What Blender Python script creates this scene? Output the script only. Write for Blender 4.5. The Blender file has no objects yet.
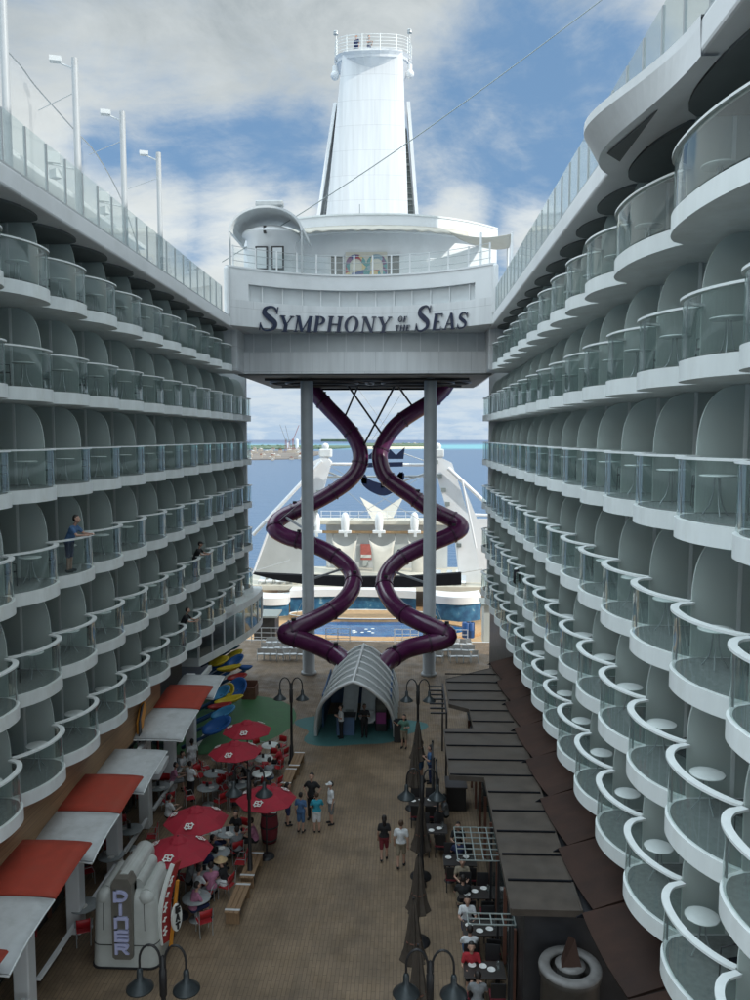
import bpy, bmesh, math, random
from mathutils import Vector, Matrix
from math import sin, cos, pi, radians
random.seed(7)
scene = bpy.context.scene
COL = scene.collection
PI = math.pi
# ------------------------------------------------------------------ camera calibration
CAMH = 15.6
PSI = math.atan(32/780); TH = math.atan(63.5/780)
FW = Vector((-sin(PSI)*cos(TH), cos(PSI)*cos(TH), -sin(TH)))
RT = Vector((cos(PSI), sin(PSI), 0)); UP = RT.cross(FW)
CAM = Vector((0, 0, CAMH))
def ray(x, y): return FW*780 + RT*(x-375) + UP*(500-y)
def atz(x, y, z=0.0):                     # measured photo point -> world point on the plane z
    d = ray(x, y); return CAM + d*((z-CAMH)/d.z)
def aty(x, y, Y):                         # measured photo point -> world point at depth Y
    d = ray(x, y); return CAM + d*(Y/d.y)
# ------------------------------------------------------------------ materials
MATS = {}
def nt_new(name):
    m = bpy.data.materials.new(name); m.use_nodes = True
    nt = m.node_tree; nt.nodes.clear(); MATS[name] = m
    return m, nt, nt.nodes, nt.links
def mat(name, col, rough=.6, var=.12, scale=3.0, metal=0.0, bump=0.0, detail=4.0, coord='Object', dirt=None, spec=.5, stretch=(1,1,1), emit=None):
    m, nt, N, L = nt_new(name)
    out = N.new('ShaderNodeOutputMaterial'); p = N.new('ShaderNodeBsdfPrincipled')
    L.new(p.outputs[0], out.inputs[0])
    p.inputs['Roughness'].default_value = rough; p.inputs['Metallic'].default_value = metal
    p.inputs['Specular IOR Level'].default_value = spec
    tc = N.new('ShaderNodeTexCoord'); mp = N.new('ShaderNodeMapping'); mp.inputs['Scale'].default_value = stretch
    L.new(tc.outputs[coord], mp.inputs[0])
    no = N.new('ShaderNodeTexNoise'); no.inputs['Scale'].default_value = scale; no.inputs['Detail'].default_value = detail
    L.new(mp.outputs[0], no.inputs['Vector'])
    r = N.new('ShaderNodeMapRange'); r.inputs['From Min'].default_value = .3; r.inputs['From Max'].default_value = .7
    r.inputs['To Min'].default_value = 1-var; r.inputs['To Max'].default_value = 1+var*.6
    L.new(no.outputs[0], r.inputs['Value'])
    mx = N.new('ShaderNodeVectorMath'); mx.operation = 'SCALE'; mx.inputs[0].default_value = col[:3]
    L.new(r.outputs[0], mx.inputs['Scale'])
    src = mx.outputs[0]
    if dirt:
        n2 = N.new('ShaderNodeTexNoise'); n2.inputs['Scale'].default_value = scale*.35; n2.inputs['Detail'].default_value = 6; n2.inputs['Roughness'].default_value = .7
        L.new(mp.outputs[0], n2.inputs['Vector'])
        r2 = N.new('ShaderNodeMapRange'); r2.inputs['From Min'].default_value = .5; r2.inputs['From Max'].default_value = .72
        L.new(n2.outputs[0], r2.inputs['Value'])
        mm = N.new('ShaderNodeMix'); mm.data_type = 'RGBA'; L.new(r2.outputs[0], mm.inputs[0])
        L.new(src, mm.inputs[6]); mm.inputs[7].default_value = (*dirt, 1); src = mm.outputs[2]
    L.new(src, p.inputs['Base Color'])
    rr = N.new('ShaderNodeMapRange'); rr.inputs['To Min'].default_value = max(.03, rough-.08); rr.inputs['To Max'].default_value = min(1, rough+.1)
    L.new(no.outputs[0], rr.inputs['Value']); L.new(rr.outputs[0], p.inputs['Roughness'])
    if bump:
        b = N.new('ShaderNodeBump'); b.inputs['Strength'].default_value = bump; b.inputs['Distance'].default_value = .02
        L.new(no.outputs[0], b.inputs['Height']); L.new(b.outputs[0], p.inputs['Normal'])
    if emit:
        p.inputs['Emission Color'].default_value = (*col, 1); p.inputs['Emission Strength'].default_value = emit
    return m
W  = mat('white_paint', (.74,.76,.77), .38, .06, .6, dirt=(.62,.64,.64))
WD = mat('white_paint_weathered', (.66,.69,.69), .5, .1, 1.2, dirt=(.5,.52,.52))
BAND = mat('balcony_paint', (.80,.84,.83), .42, .07, 2.6, stretch=(1,1,.3), dirt=(.68,.70,.66))
SOF = mat('soffit_paint', (.40,.44,.44), .6, .08, 1.5)
RAILM = mat('handrail_metal', (.80,.84,.83), .3, .05, 5)
DECKG = mat('deck_grey_carpet', (.21,.225,.22), .9, .18, 9, bump=.2)
CABW = mat('cabin_wall', (.52,.57,.555), .55, .08, 1.2)
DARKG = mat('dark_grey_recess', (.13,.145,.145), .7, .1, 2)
TRIM = mat('door_frame_metal', (.28,.32,.31), .4, .05, 4, metal=.3)
STEEL = mat('steel_grey', (.42,.45,.46), .38, .08, 4, metal=.5)
PILL = mat('pillar_paint', (.42,.45,.47), .45, .08, .9, dirt=(.34,.36,.37))
BLACK = mat('black_metal', (.018,.018,.02), .42, .2, 6)
BLK2 = mat('black_canvas', (.010,.011,.014), .8, .2, 3, spec=.1)
PURP = mat('purple_fibreglass', (.098,.017,.072), .22, .2, 1.3, spec=.6, dirt=(.08,.015,.06))
PUR2 = mat('dark_purple_flange', (.05,.008,.04), .35, .2, 3)
NAVY = mat('navy_letter_paint', (.008,.016,.05), .35, .1, 3)
REDU = mat('red_canvas', (.33,.012,.03), .75, .12, 5)
REDA = mat('orange_red_awning', (.33,.042,.022), .75, .12, 4, dirt=(.29,.05,.028))
WHTA = mat('white_awning', (.46,.48,.49), .7, .08, 4, dirt=(.36,.37,.37))
REDC = mat('red_chair_plastic', (.36,.014,.02), .4, .12, 8)
TABG = mat('grey_table_laminate', (.30,.33,.34), .4, .1, 8)
TABW = mat('white_table_top', (.66,.71,.69), .35, .05, 6)
TABD = mat('dark_table_top', (.035,.03,.028), .35, .2, 8)
WOODB = mat('bench_wood', (.27,.17,.095), .6, .25, 6, stretch=(8,1,1))
BROWNR = mat('roof_bronze_metal', (.072,.058,.047), .5, .28, 2.2, spec=.35, dirt=(.08,.07,.062))
BROWNC = mat('brown_canopy', (.042,.022,.016), .7, .25, 1.5, spec=.2, dirt=(.026,.015,.012))
BROWNU = mat('brown_canvas', (.075,.06,.048), .85, .2, 6)
BROWNP = mat('brown_timber', (.14,.06,.04), .55, .25, 5)
SHOPD = mat('dark_shopfront', (.025,.025,.028), .4, .3, 2)
CREAM = mat('cream_panel', (.55,.52,.44), .6, .08, 1)
SAILM = mat('shade_sail_fabric', (.52,.50,.44), .8, .06, 1.5)
GREYP = mat('grey_panel', (.58,.61,.62), .6, .08, 1)
TAN = mat('tan_stage_deck', (.42,.27,.14), .6, .2, 3, dirt=(.34,.21,.11))
TANW = mat('teak_rim', (.48,.29,.14), .55, .2, 2, stretch=(3,3,1))
TEAL = mat('teal_floor_paint', (.06,.17,.17), .6, .15, 2)
GREEN = mat('green_floor_paint', (.05,.15,.06), .6, .15, 2)
BLUEP = mat('blue_paint', (.02,.09,.28), .4, .15, 2)
SKYB = mat('light_blue_paint', (.05,.20,.36), .4, .15, 2)
YELP = mat('yellow_paint', (.50,.38,.03), .4, .15, 2)
REDP = mat('red_paint', (.30,.03,.03), .4, .15, 2)
DBLUE = mat('dark_blue_wall', (.045,.10,.20), .5, .2, 1.5)
SILV = mat('polished_steel', (.78,.80,.82), .35, .06, 3, metal=.4)
PINKM = mat('magenta_machine', (.22,.03,.16), .35, .2, 3)
DINB = mat('diner_body_enamel', (.46,.48,.46), .32, .1, 2, dirt=(.38,.39,.37))
DINP = mat('diner_panel', (.15,.14,.12), .4, .15, 3)
DINS = mat('diner_seam', (.06,.06,.055), .5, .1, 3)
LETL = mat('letter_lavender', (.48,.50,.74), .4, .05, 3)
LETW = mat('letter_white', (.75,.77,.74), .4, .05, 3)
ORNG = mat('orange_paint', (.62,.25,.03), .5, .1, 3)
SKIN1 = mat('skin_light', (.45,.27,.2), .55, .08, 9)
SKIN2 = mat('skin_brown', (.14,.075,.05), .55, .08, 9)
HAIRD = mat('hair_dark', (.015,.011,.01), .6, .3, 30)
HAIRB = mat('hair_brown', (.07,.04,.022), .6, .3, 30)
CL = {}
for n_, c_ in dict(white=(.66,.68,.7), black=(.014,.014,.016), navy=(.02,.03,.09), grey=(.2,.21,.22), pink=(.42,.17,.27), red=(.35,.02,.03), blue=(.06,.13,.26), turquoise=(.03,.28,.38), khaki=(.27,.23,.17), green=(.08,.17,.13), darkred=(.16,.02,.03), straw=(.5,.36,.2)).items():
    CL[n_] = mat('cloth_'+n_, c_, .85, .15, 14)
ISLG = mat('island_green', (.10,.15,.10), .9, .3, .05)
SAND = mat('beach_sand', (.62,.56,.44), .9, .1, .02)
PORT = mat('quay_concrete', (.17,.15,.135), .9, .3, .02)

def glass(name, tint, gl=1.0, rough=.02, opac=0.0, ior=1.5):
    m, nt, N, L = nt_new(name)
    out = N.new('ShaderNodeOutputMaterial')
    tr = N.new('ShaderNodeBsdfTransparent'); tr.inputs[0].default_value = (*tint, 1)
    g = N.new('ShaderNodeBsdfGlossy'); g.inputs['Roughness'].default_value = rough; g.inputs[0].default_value = (.9*gl,.95*gl,.95*gl,1)
    tc = N.new('ShaderNodeTexCoord'); no = N.new('ShaderNodeTexNoise'); no.inputs['Scale'].default_value = .8
    L.new(tc.outputs['Object'], no.inputs['Vector'])
    b = N.new('ShaderNodeBump'); b.inputs['Strength'].default_value = .12; b.inputs['Distance'].default_value = .05; L.new(no.outputs[0], b.inputs['Height'])
    L.new(b.outputs[0], g.inputs['Normal'])
    lw = N.new('ShaderNodeLayerWeight'); lw.inputs[0].default_value = .5
    pw = N.new('ShaderNodeMath'); pw.operation = 'POWER'; pw.inputs[1].default_value = 4.5; L.new(lw.outputs['Facing'], pw.inputs[0])
    f = N.new('ShaderNodeMath'); f.operation = 'MULTIPLY_ADD'; f.inputs[1].default_value = .8; f.inputs[2].default_value = .075; L.new(pw.outputs[0], f.inputs[0])
    mx = N.new('ShaderNodeMixShader')
    L.new(f.outputs[0], mx.inputs[0]); L.new(tr.outputs[0], mx.inputs[1]); L.new(g.outputs[0], mx.inputs[2])
    last = mx
    if opac:
        d = N.new('ShaderNodeBsdfDiffuse'); d.inputs[0].default_value = (.55,.62,.62,1)
        m2 = N.new('ShaderNodeMixShader')
        mr = N.new('ShaderNodeMapRange'); mr.inputs['To Min'].default_value = opac*.6; mr.inputs['To Max'].default_value = opac*1.4
        n3 = N.new('ShaderNodeTexNoise'); n3.inputs['Scale'].default_value = 3; L.new(tc.outputs['Object'], n3.inputs['Vector']); L.new(n3.outputs[0], mr.inputs['Value'])
        L.new(mr.outputs[0], m2.inputs[0]); L.new(mx.outputs[0], m2.inputs[1]); L.new(d.outputs[0], m2.inputs[2]); last = m2
    L.new(last.outputs[0], out.inputs[0])
    return m
GLB = glass('balcony_glass', (.83,.90,.885), 1.0, .03, .055, 1.6)
GLG = glass('guard_glass', (.93,.965,.965), .8, .03, .04)
GLD = glass('tinted_glass', (.25,.32,.33), 1.0, .03, .05)
def fabric(name, col, tr=.45):
    m = mat(name, col, .7, .08, 2.0); nt = m.node_tree; out = [n for n in nt.nodes if n.type == 'OUTPUT_MATERIAL'][0]; pb = [n for n in nt.nodes if n.type == 'BSDF_PRINCIPLED'][0]
    t = nt.nodes.new('ShaderNodeBsdfTranslucent'); t.inputs[0].default_value = (*col, 1); mx = nt.nodes.new('ShaderNodeMixShader'); mx.inputs[0].default_value = tr
    nt.links.new(pb.outputs[0], mx.inputs[1]); nt.links.new(t.outputs[0], mx.inputs[2]); nt.links.new(mx.outputs[0], out.inputs[0]); return m
TENT = fabric('tunnel_fabric', (.62,.65,.65))
def plating(name, col, w_=2.6, h_=1.9):
    m, nt, N, L = nt_new(name)
    out = N.new('ShaderNodeOutputMaterial'); p = N.new('ShaderNodeBsdfPrincipled'); L.new(p.outputs[0], out.inputs[0]); p.inputs['Roughness'].default_value = .36
    tc = N.new('ShaderNodeTexCoord'); s = N.new('ShaderNodeSeparateXYZ'); L.new(tc.outputs['Object'], s.inputs[0]); c = N.new('ShaderNodeCombineXYZ'); L.new(s.outputs[0], c.inputs[0]); L.new(s.outputs[2], c.inputs[1])
    br = N.new('ShaderNodeTexBrick'); br.inputs['Scale'].default_value = 1; br.inputs['Brick Width'].default_value = w_; br.inputs['Row Height'].default_value = h_; br.inputs['Mortar Size'].default_value = .012; br.offset = .35
    br.inputs['Color1'].default_value = (*col,1); br.inputs['Color2'].default_value = (*[v*.965 for v in col],1); br.inputs['Mortar'].default_value = (*[v*.72 for v in col],1); L.new(c.outputs[0], br.inputs['Vector'])
    mp = N.new('ShaderNodeMapping'); mp.inputs['Scale'].default_value = (2.2,2.2,.12); L.new(tc.outputs['Object'], mp.inputs[0]); no = N.new('ShaderNodeTexNoise'); no.inputs['Scale'].default_value = 1.4; no.inputs['Detail'].default_value = 7; L.new(mp.outputs[0], no.inputs['Vector'])
    r = N.new('ShaderNodeMapRange'); r.inputs['From Min'].default_value = .35; r.inputs['From Max'].default_value = .75; r.inputs['To Min'].default_value = 1.02; r.inputs['To Max'].default_value = .86; L.new(no.outputs[0], r.inputs['Value'])
    v = N.new('ShaderNodeVectorMath'); v.operation = 'SCALE'; L.new(br.outputs[0], v.inputs[0]); L.new(r.outputs[0], v.inputs['Scale']); L.new(v.outputs[0], p.inputs['Base Color'])
    return m
PLT = plating('white_steel_plating', (.74,.76,.77)); PLG = plating('grey_steel_plating', (.72,.74,.75), 1.9, 1.3)
def frosted():
    m, nt, N, L = nt_new('frosted_divider')
    out = N.new('ShaderNodeOutputMaterial')
    p = N.new('ShaderNodeBsdfPrincipled'); p.inputs['Roughness'].default_value = .26
    tc = N.new('ShaderNodeTexCoord'); no = N.new('ShaderNodeTexNoise'); no.inputs['Scale'].default_value = .9; L.new(tc.outputs['Object'], no.inputs['Vector'])
    cr = N.new('ShaderNodeValToRGB'); cr.color_ramp.elements[0].color = (.66,.72,.69,1); cr.color_ramp.elements[1].color = (.77,.82,.79,1)
    L.new(no.outputs[0], cr.inputs[0]); L.new(cr.outputs[0], p.inputs['Base Color'])
    t = N.new('ShaderNodeBsdfTranslucent'); t.inputs[0].default_value = (.5,.6,.57,1)
    mx = N.new('ShaderNodeMixShader'); mx.inputs[0].default_value = .4
    L.new(p.outputs[0], mx.inputs[1]); L.new(t.outputs[0], mx.inputs[2]); L.new(mx.outputs[0], out.inputs[0])
    return m
FROST = frosted()
def netmat():
    m, nt, N, L = nt_new('sports_net')
    out = N.new('ShaderNodeOutputMaterial')
    tr = N.new('ShaderNodeBsdfTransparent'); d = N.new('ShaderNodeBsdfDiffuse'); d.inputs[0].default_value = (.5,.52,.53,1)
    mx = N.new('ShaderNodeMixShader')
    tc = N.new('ShaderNodeTexCoord'); no = N.new('ShaderNodeTexNoise'); no.inputs['Scale'].default_value = .5
    L.new(tc.outputs['Object'], no.inputs['Vector'])
    mr = N.new('ShaderNodeMapRange'); mr.inputs['To Min'].default_value = .16; mr.inputs['To Max'].default_value = .34; L.new(no.outputs[0], mr.inputs['Value'])
    L.new(mr.outputs[0], mx.inputs[0]); L.new(tr.outputs[0], mx.inputs[1]); L.new(d.outputs[0], mx.inputs[2]); L.new(mx.outputs[0], out.inputs[0])
    return m
NET = netmat()
def boardwalk():
    m, nt, N, L = nt_new('boardwalk_decking')
    out = N.new('ShaderNodeOutputMaterial'); p = N.new('ShaderNodeBsdfPrincipled'); L.new(p.outputs[0], out.inputs[0])
    tc = N.new('ShaderNodeTexCoord'); mp = N.new('ShaderNodeMapping'); mp.inputs['Rotation'].default_value = (0,0,radians(90)); L.new(tc.outputs['Object'], mp.inputs[0])
    br = N.new('ShaderNodeTexBrick'); br.inputs['Scale'].default_value = 1; br.inputs['Mortar Size'].default_value = .010
    br.inputs['Brick Width'].default_value = .62; br.inputs['Row Height'].default_value = .12
    br.inputs['Color1'].default_value = (.215,.154,.098,1); br.inputs['Color2'].default_value = (.180,.129,.083,1); br.inputs['Mortar'].default_value = (.12,.086,.058,1)
    L.new(mp.outputs[0], br.inputs['Vector'])
    no = N.new('ShaderNodeTexNoise'); no.inputs['Scale'].default_value = .45; no.inputs['Detail'].default_value = 8; no.inputs['Roughness'].default_value = .65; L.new(tc.outputs['Object'], no.inputs['Vector'])
    mr = N.new('ShaderNodeMapRange'); mr.inputs['From Min'].default_value = .3; mr.inputs['From Max'].default_value = .7; mr.inputs['To Min'].default_value = .66; mr.inputs['To Max'].default_value = 1.42; L.new(no.outputs[0], mr.inputs['Value'])
    sc = N.new('ShaderNodeVectorMath'); sc.operation = 'SCALE'; L.new(br.outputs[0], sc.inputs[0]); L.new(mr.outputs[0], sc.inputs['Scale'])
    L.new(sc.outputs[0], p.inputs['Base Color'])
    n2 = N.new('ShaderNodeTexNoise'); n2.inputs['Scale'].default_value = 1.3; n2.inputs['Detail'].default_value = 6; L.new(tc.outputs['Object'], n2.inputs['Vector'])
    m2 = N.new('ShaderNodeMapRange'); m2.inputs['From Min'].default_value = .35; m2.inputs['From Max'].default_value = .65; m2.inputs['To Min'].default_value = .38; m2.inputs['To Max'].default_value = .75; L.new(n2.outputs[0], m2.inputs['Value'])
    L.new(m2.outputs[0], p.inputs['Roughness'])
    b = N.new('ShaderNodeBump'); b.inputs['Strength'].default_value = .3; b.inputs['Distance'].default_value = .01; L.new(br.outputs['Fac'], b.inputs['Height']); b.invert = True
    L.new(b.outputs[0], p.inputs['Normal'])
    return m
BWALK = boardwalk()
def seamat():
    m, nt, N, L = nt_new('sea_water')
    out = N.new('ShaderNodeOutputMaterial'); p = N.new('ShaderNodeBsdfPrincipled'); L.new(p.outputs[0], out.inputs[0])
    p.inputs['Roughness'].default_value = .28; p.inputs['Specular IOR Level'].default_value = .35
    tc = N.new('ShaderNodeTexCoord'); sx = N.new('ShaderNodeSeparateXYZ'); L.new(tc.outputs['Object'], sx.inputs[0])
    no = N.new('ShaderNodeTexNoise'); no.inputs['Scale'].default_value = .0012; no.inputs['Detail'].default_value = 5; L.new(tc.outputs['Object'], no.inputs['Vector'])
    # shoals: the bottom rises past the islands, so the water there is turquoise
    ad = N.new('ShaderNodeMath'); ad.operation = 'MULTIPLY_ADD'; ad.inputs[1].default_value = 1300; L.new(no.outputs[0], ad.inputs[0]); L.new(sx.outputs[1], ad.inputs[2])
    # left lagoon is nearer than the right one
    ax = N.new('ShaderNodeMath'); ax.operation = 'MULTIPLY_ADD'; ax.inputs[1].default_value = -.0; L.new(sx.outputs[0], ax.inputs[0]); L.new(ad.outputs[0], ax.inputs[2])
    cr = N.new('ShaderNodeValToRGB'); e = cr.color_ramp.elements
    mr = N.new('ShaderNodeMapRange'); mr.inputs['From Min'].default_value = 0; mr.inputs['From Max'].default_value = 8000; L.new(ax.outputs[0], mr.inputs['Value'])
    L.new(mr.outputs[0], cr.inputs[0])
    deep = (.05,.12,.225,1); tq = (.12,.40,.46,1)
    e[0].position = 0; e[0].color = deep; e[1].position = .30; e[1].color = deep
    for pos, c in ((.335,(.055,.19,.30,1)),(.36,tq),(.43,tq),(.50,(.05,.17,.30,1)),(.62,(.02,.075,.19,1)),(1,(.02,.075,.19,1))):
        el = e.new(pos); el.color = c
    L.new(cr.outputs[0], p.inputs['Base Color'])
    w = N.new('ShaderNodeTexNoise'); w.inputs['Scale'].default_value = .22; w.inputs['Detail'].default_value = 7; w.inputs['Roughness'].default_value = .62
    mp = N.new('ShaderNodeMapping'); mp.inputs['Scale'].default_value = (.45,1,1); L.new(tc.outputs['Object'], mp.inputs[0]); L.new(mp.outputs[0], w.inputs['Vector'])
    b = N.new('ShaderNodeBump'); b.inputs['Strength'].default_value = .9; b.inputs['Distance'].default_value = 1.2; L.new(w.outputs[0], b.inputs['Height']); L.new(b.outputs[0], p.inputs['Normal'])
    return m
SEA = seamat()
def poolmat(name, c1, c2, c3=(.5,.62,.7), sc=1.3, rough=.15):
    m, nt, N, L = nt_new(name)
    out = N.new('ShaderNodeOutputMaterial'); p = N.new('ShaderNodeBsdfPrincipled'); L.new(p.outputs[0], out.inputs[0]); p.inputs['Roughness'].default_value = rough
    tc = N.new('ShaderNodeTexCoord'); no = N.new('ShaderNodeTexNoise'); no.inputs['Scale'].default_value = sc; no.inputs['Detail'].default_value = 7; L.new(tc.outputs['Object'], no.inputs['Vector'])
    cr = N.new('ShaderNodeValToRGB'); e = cr.color_ramp.elements
    e[0].position = .35; e[0].color = (*c1,1); e[1].position = .62; e[1].color = (*c2,1); q = e.new(.74); q.color = (*c3,1)
    L.new(no.outputs[0], cr.inputs[0]); L.new(cr.outputs[0], p.inputs['Base Color'])
    return m
POOL = poolmat('pool_water', (.012,.075,.21), (.02,.12,.28), (.03,.16,.33), .8)
MURAL = poolmat('sea_mural_paint', (.015,.08,.18), (.04,.17,.30), (.35,.5,.55), 1.5, .5)
def voromat(name):
    m, nt, N, L = nt_new(name)
    out = N.new('ShaderNodeOutputMaterial'); p = N.new('ShaderNodeBsdfPrincipled'); L.new(p.outputs[0], out.inputs[0]); p.inputs['Roughness'].default_value = .5
    tc = N.new('ShaderNodeTexCoord'); v = N.new('ShaderNodeTexVoronoi'); v.inputs['Scale'].default_value = 2.2; L.new(tc.outputs['Object'], v.inputs['Vector'])
    hs = N.new('ShaderNodeSeparateColor'); L.new(v.outputs['Color'], hs.inputs[0])
    cr = N.new('ShaderNodeValToRGB'); cr.color_ramp.interpolation = 'CONSTANT'; e = cr.color_ramp.elements
    cols = [(.30,.03,.05),(.04,.22,.22),(.55,.42,.2),(.03,.07,.2),(.45,.12,.04),(.2,.3,.35),(.12,.03,.12)]
    e[0].position = 0; e[0].color = (*cols[0],1); e[1].position = .15; e[1].color = (*cols[1],1)
    for i, c in enumerate(cols[2:]): q = e.new(.3+.14*i); q.color = (*c,1)
    L.new(hs.outputs[0], cr.inputs[0]); L.new(cr.outputs[0], p.inputs['Base Color'])
    return m
PATCH = voromat('patchwork_mural')
# ------------------------------------------------------------------ mesh builder
class MB:
    def __init__(s): s.v = []; s.f = []; s.sm = []; s.mi = []; s.m = 0
    def add(s, vs, fs, smooth=False, M=None):
        b = len(s.v)
        for p in vs:
            p = Vector(p); s.v.append(tuple(M @ p) if M else tuple(p))
        for f in fs: s.f.append(tuple(b+i for i in f)); s.sm.append(smooth); s.mi.append(s.m)
        return s
    def box(s, c, d, rz=0, M=None, bev=0):
        x, y, z = d[0]/2, d[1]/2, d[2]/2
        R = Matrix.Translation(Vector(c)) @ Matrix.Rotation(rz, 4, 'Z')
        if M is not None: R = M @ R
        if bev:
            b = min(bev, x*.9, y*.9, z*.9)
            bm = bmesh.new(); bmesh.ops.create_cube(bm, size=1)
            for v in bm.verts: v.co = Vector((v.co.x*2*x, v.co.y*2*y, v.co.z*2*z))
            bmesh.ops.bevel(bm, geom=bm.edges[:], offset=b, segments=2, affect='EDGES', profile=.5)
            bm.verts.index_update()
            s.add([v.co.copy() for v in bm.verts], [[v.index for v in f.verts] for f in bm.faces], False, R); bm.free(); return s
        vs = [(-x,-y,-z),(x,-y,-z),(x,y,-z),(-x,y,-z),(-x,-y,z),(x,-y,z),(x,y,z),(-x,y,z)]
        return s.add(vs, [(0,3,2,1),(4,5,6,7),(0,1,5,4),(1,2,6,5),(2,3,7,6),(3,0,4,7)], False, R)
    def bar(s, a, b, w, h=None, up=(0,0,1)):      # square bar between two points
        a, b = Vector(a), Vector(b); h = h or w; d = (b-a); 
        if d.length < 1e-6: return s
        d.normalize(); u = Vector(up)
        if abs(d.dot(u)) > .99: u = Vector((0,1,0))
        r = d.cross(u).normalized(); u = r.cross(d)
        vs = []
        for p in (a, b):
            for i, j in ((-1,-1),(1,-1),(1,1),(-1,1)): vs.append(p + r*(i*w/2) + u*(j*h/2))
        return s.add(vs, [(0,3,2,1),(4,5,6,7),(0,1,5,4),(1,2,6,5),(2,3,7,6),(3,0,4,7)])
    def tube(s, pts, r, n=10, cap=True, closed=False):
        pts = [Vector(p) for p in pts]; k = len(pts)
        rs = r if isinstance(r, (list, tuple)) else [r]*k
        vs = []; prev = None
        for i, p in enumerate(pts):
            if closed: t = pts[(i+1)%k]-pts[i-1]
            else: t = pts[min(i+1,k-1)]-pts[max(i-1,0)]
            t.normalize()
            if prev is None:
                a = Vector((0,0,1)) if abs(t.z) < .9 else Vector((1,0,0)); u = t.cross(a).normalized()
            else: u = (prev - t*prev.dot(t)).normalized()
            prev = u; w = t.cross(u)
            for j in range(n): an = 2*PI*j/n; vs.append(p + u*(cos(an)*rs[i]) + w*(sin(an)*rs[i]))
        fs = []
        for i in range(k if closed else k-1):
            a, b = i*n, ((i+1)%k)*n
            for j in range(n): fs.append((a+j, a+(j+1)%n, b+(j+1)%n, b+j))
        s.add(vs, fs, True)
        if cap and not closed:
            s.add(vs[:n], [tuple(range(n))[::-1]]); s.add(vs[-n:], [tuple(range(n))])
        return s
    def lathe(s, prof, n=20, c=(0,0,0), M=None, smooth=True, a0=0, a1=2*PI):   # profile of (r,z)
        full = abs(a1-a0-2*PI) < 1e-6; m = n if full else n+1
        vs = []; c = Vector(c)
        for (r, z) in prof:
            for j in range(m): an = a0+(a1-a0)*j/n; vs.append(c+Vector((r*cos(an), r*sin(an), z)))
        fs = []
        for i in range(len(prof)-1):
            for j in range(n): a = i*m+j; b = i*m+(j+1)%m; fs.append((a, b, b+m, a+m))
        return s.add(vs, fs, smooth, M)
    def cyl(s, c, r, h, n=16, r2=None, M=None):
        r2 = r if r2 is None else r2
        s.lathe([(r,0),(r2,h)], n, c, M)
        cc = Vector(c)
        s.add([cc+Vector((r*cos(2*PI*j/n), r*sin(2*PI*j/n), 0)) for j in range(n)], [tuple(range(n))[::-1]], False, M)
        s.add([cc+Vector((r2*cos(2*PI*j/n), r2*sin(2*PI*j/n), h)) for j in range(n)], [tuple(range(n))], False, M)
        return s
    def sphere(s, c, r, n=12, sc=(1,1,1), M=None):
        vs = [Vector(c)+Vector((0,0,-r*sc[2]))]; m = n//2
        for i in range(1, m):
            ph = -PI/2+PI*i/m
            for j in range(n): an = 2*PI*j/n; vs.append(Vector(c)+Vector((r*cos(ph)*cos(an)*sc[0], r*cos(ph)*sin(an)*sc[1], r*sin(ph)*sc[2])))
        vs.append(Vector(c)+Vector((0,0,r*sc[2]))); fs = []
        for j in range(n): fs.append((0, 1+(j+1)%n, 1+j))
        for i in range(m-2):
            for j in range(n): a = 1+i*n; fs.append((a+j, a+(j+1)%n, a+n+(j+1)%n, a+n+j))
        a = 1+(m-2)*n
        for j in range(n): fs.append((a+j, a+(j+1)%n, len(vs)-1))
        return s.add(vs, fs, True, M)
    def prism(s, poly, d0, d1, axis='z', M=None):   # polygon of 2D points extruded; axis z:(x,y) y:(x,z) x:(y,z)
        n = len(poly)
        A = sum(poly[i][0]*poly[(i+1)%n][1]-poly[(i+1)%n][0]*poly[i][1] for i in range(n))
        if A < 0: poly = poly[::-1]
        def mk(p, d): return (p[0],p[1],d) if axis=='z' else ((p[0],d,p[1]) if axis=='y' else (d,p[0],p[1]))
        vs = [mk(p,d0) for p in poly]+[mk(p,d1) for p in poly]
        fl = (axis == 'y') != (d1 < d0)
        fs = [tuple(range(n))[::-1], tuple(range(n,2*n))]+[(i,(i+1)%n,n+(i+1)%n,n+i) for i in range(n)]
        if fl: fs = [f[::-1] for f in fs]
        return s.add(vs, fs, False, M)
    def sweep(s, path, sec, closed_sec=True):          # path of 3D points (plan curve), section (outward, z)
        k = len(path); P = [Vector(p) for p in path]; vs = []; n = len(sec)
        for i, p in enumerate(P):
            t = P[min(i+1,k-1)]-P[max(i-1,0)]; t.z = 0; t.normalize(); o = Vector((t.y,-t.x,0))
            for (a, z) in sec: vs.append(p + o*a + Vector((0,0,z)))
        fs = []
        for i in range(k-1):
            for j in range(n if closed_sec else n-1): a = i*n; fs.append((a+j, a+n+j, a+n+(j+1)%n, a+(j+1)%n))
        s.add(vs, fs, False)
        if closed_sec: s.add(vs[:n], [tuple(range(n))]); s.add(vs[-n:], [tuple(range(n))[::-1]])
        return s
    def sheet(s, grid, smooth=True):
        r, c = len(grid), len(grid[0]); vs = [p for row in grid for p in row]
        return s.add(vs, [(i*c+j, i*c+j+1, (i+1)*c+j+1, (i+1)*c+j) for i in range(r-1) for j in range(c-1)], smooth)
    def mesh(s, name, mats):
        me = bpy.data.meshes.new(name); me.from_pydata(s.v, [], s.f)
        me.polygons.foreach_set('use_smooth', s.sm); me.polygons.foreach_set('material_index', s.mi)
        for m in (mats if isinstance(mats, (list,tuple)) else [mats]): me.materials.append(m)
        me.update(); return me
    def build(s, name, mats, parent=None, loc=None, rz=0, solid=0):
        o = link(name, s.mesh(name, mats), parent, loc, rz)
        if solid: solidify(o, solid)
        return o
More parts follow.
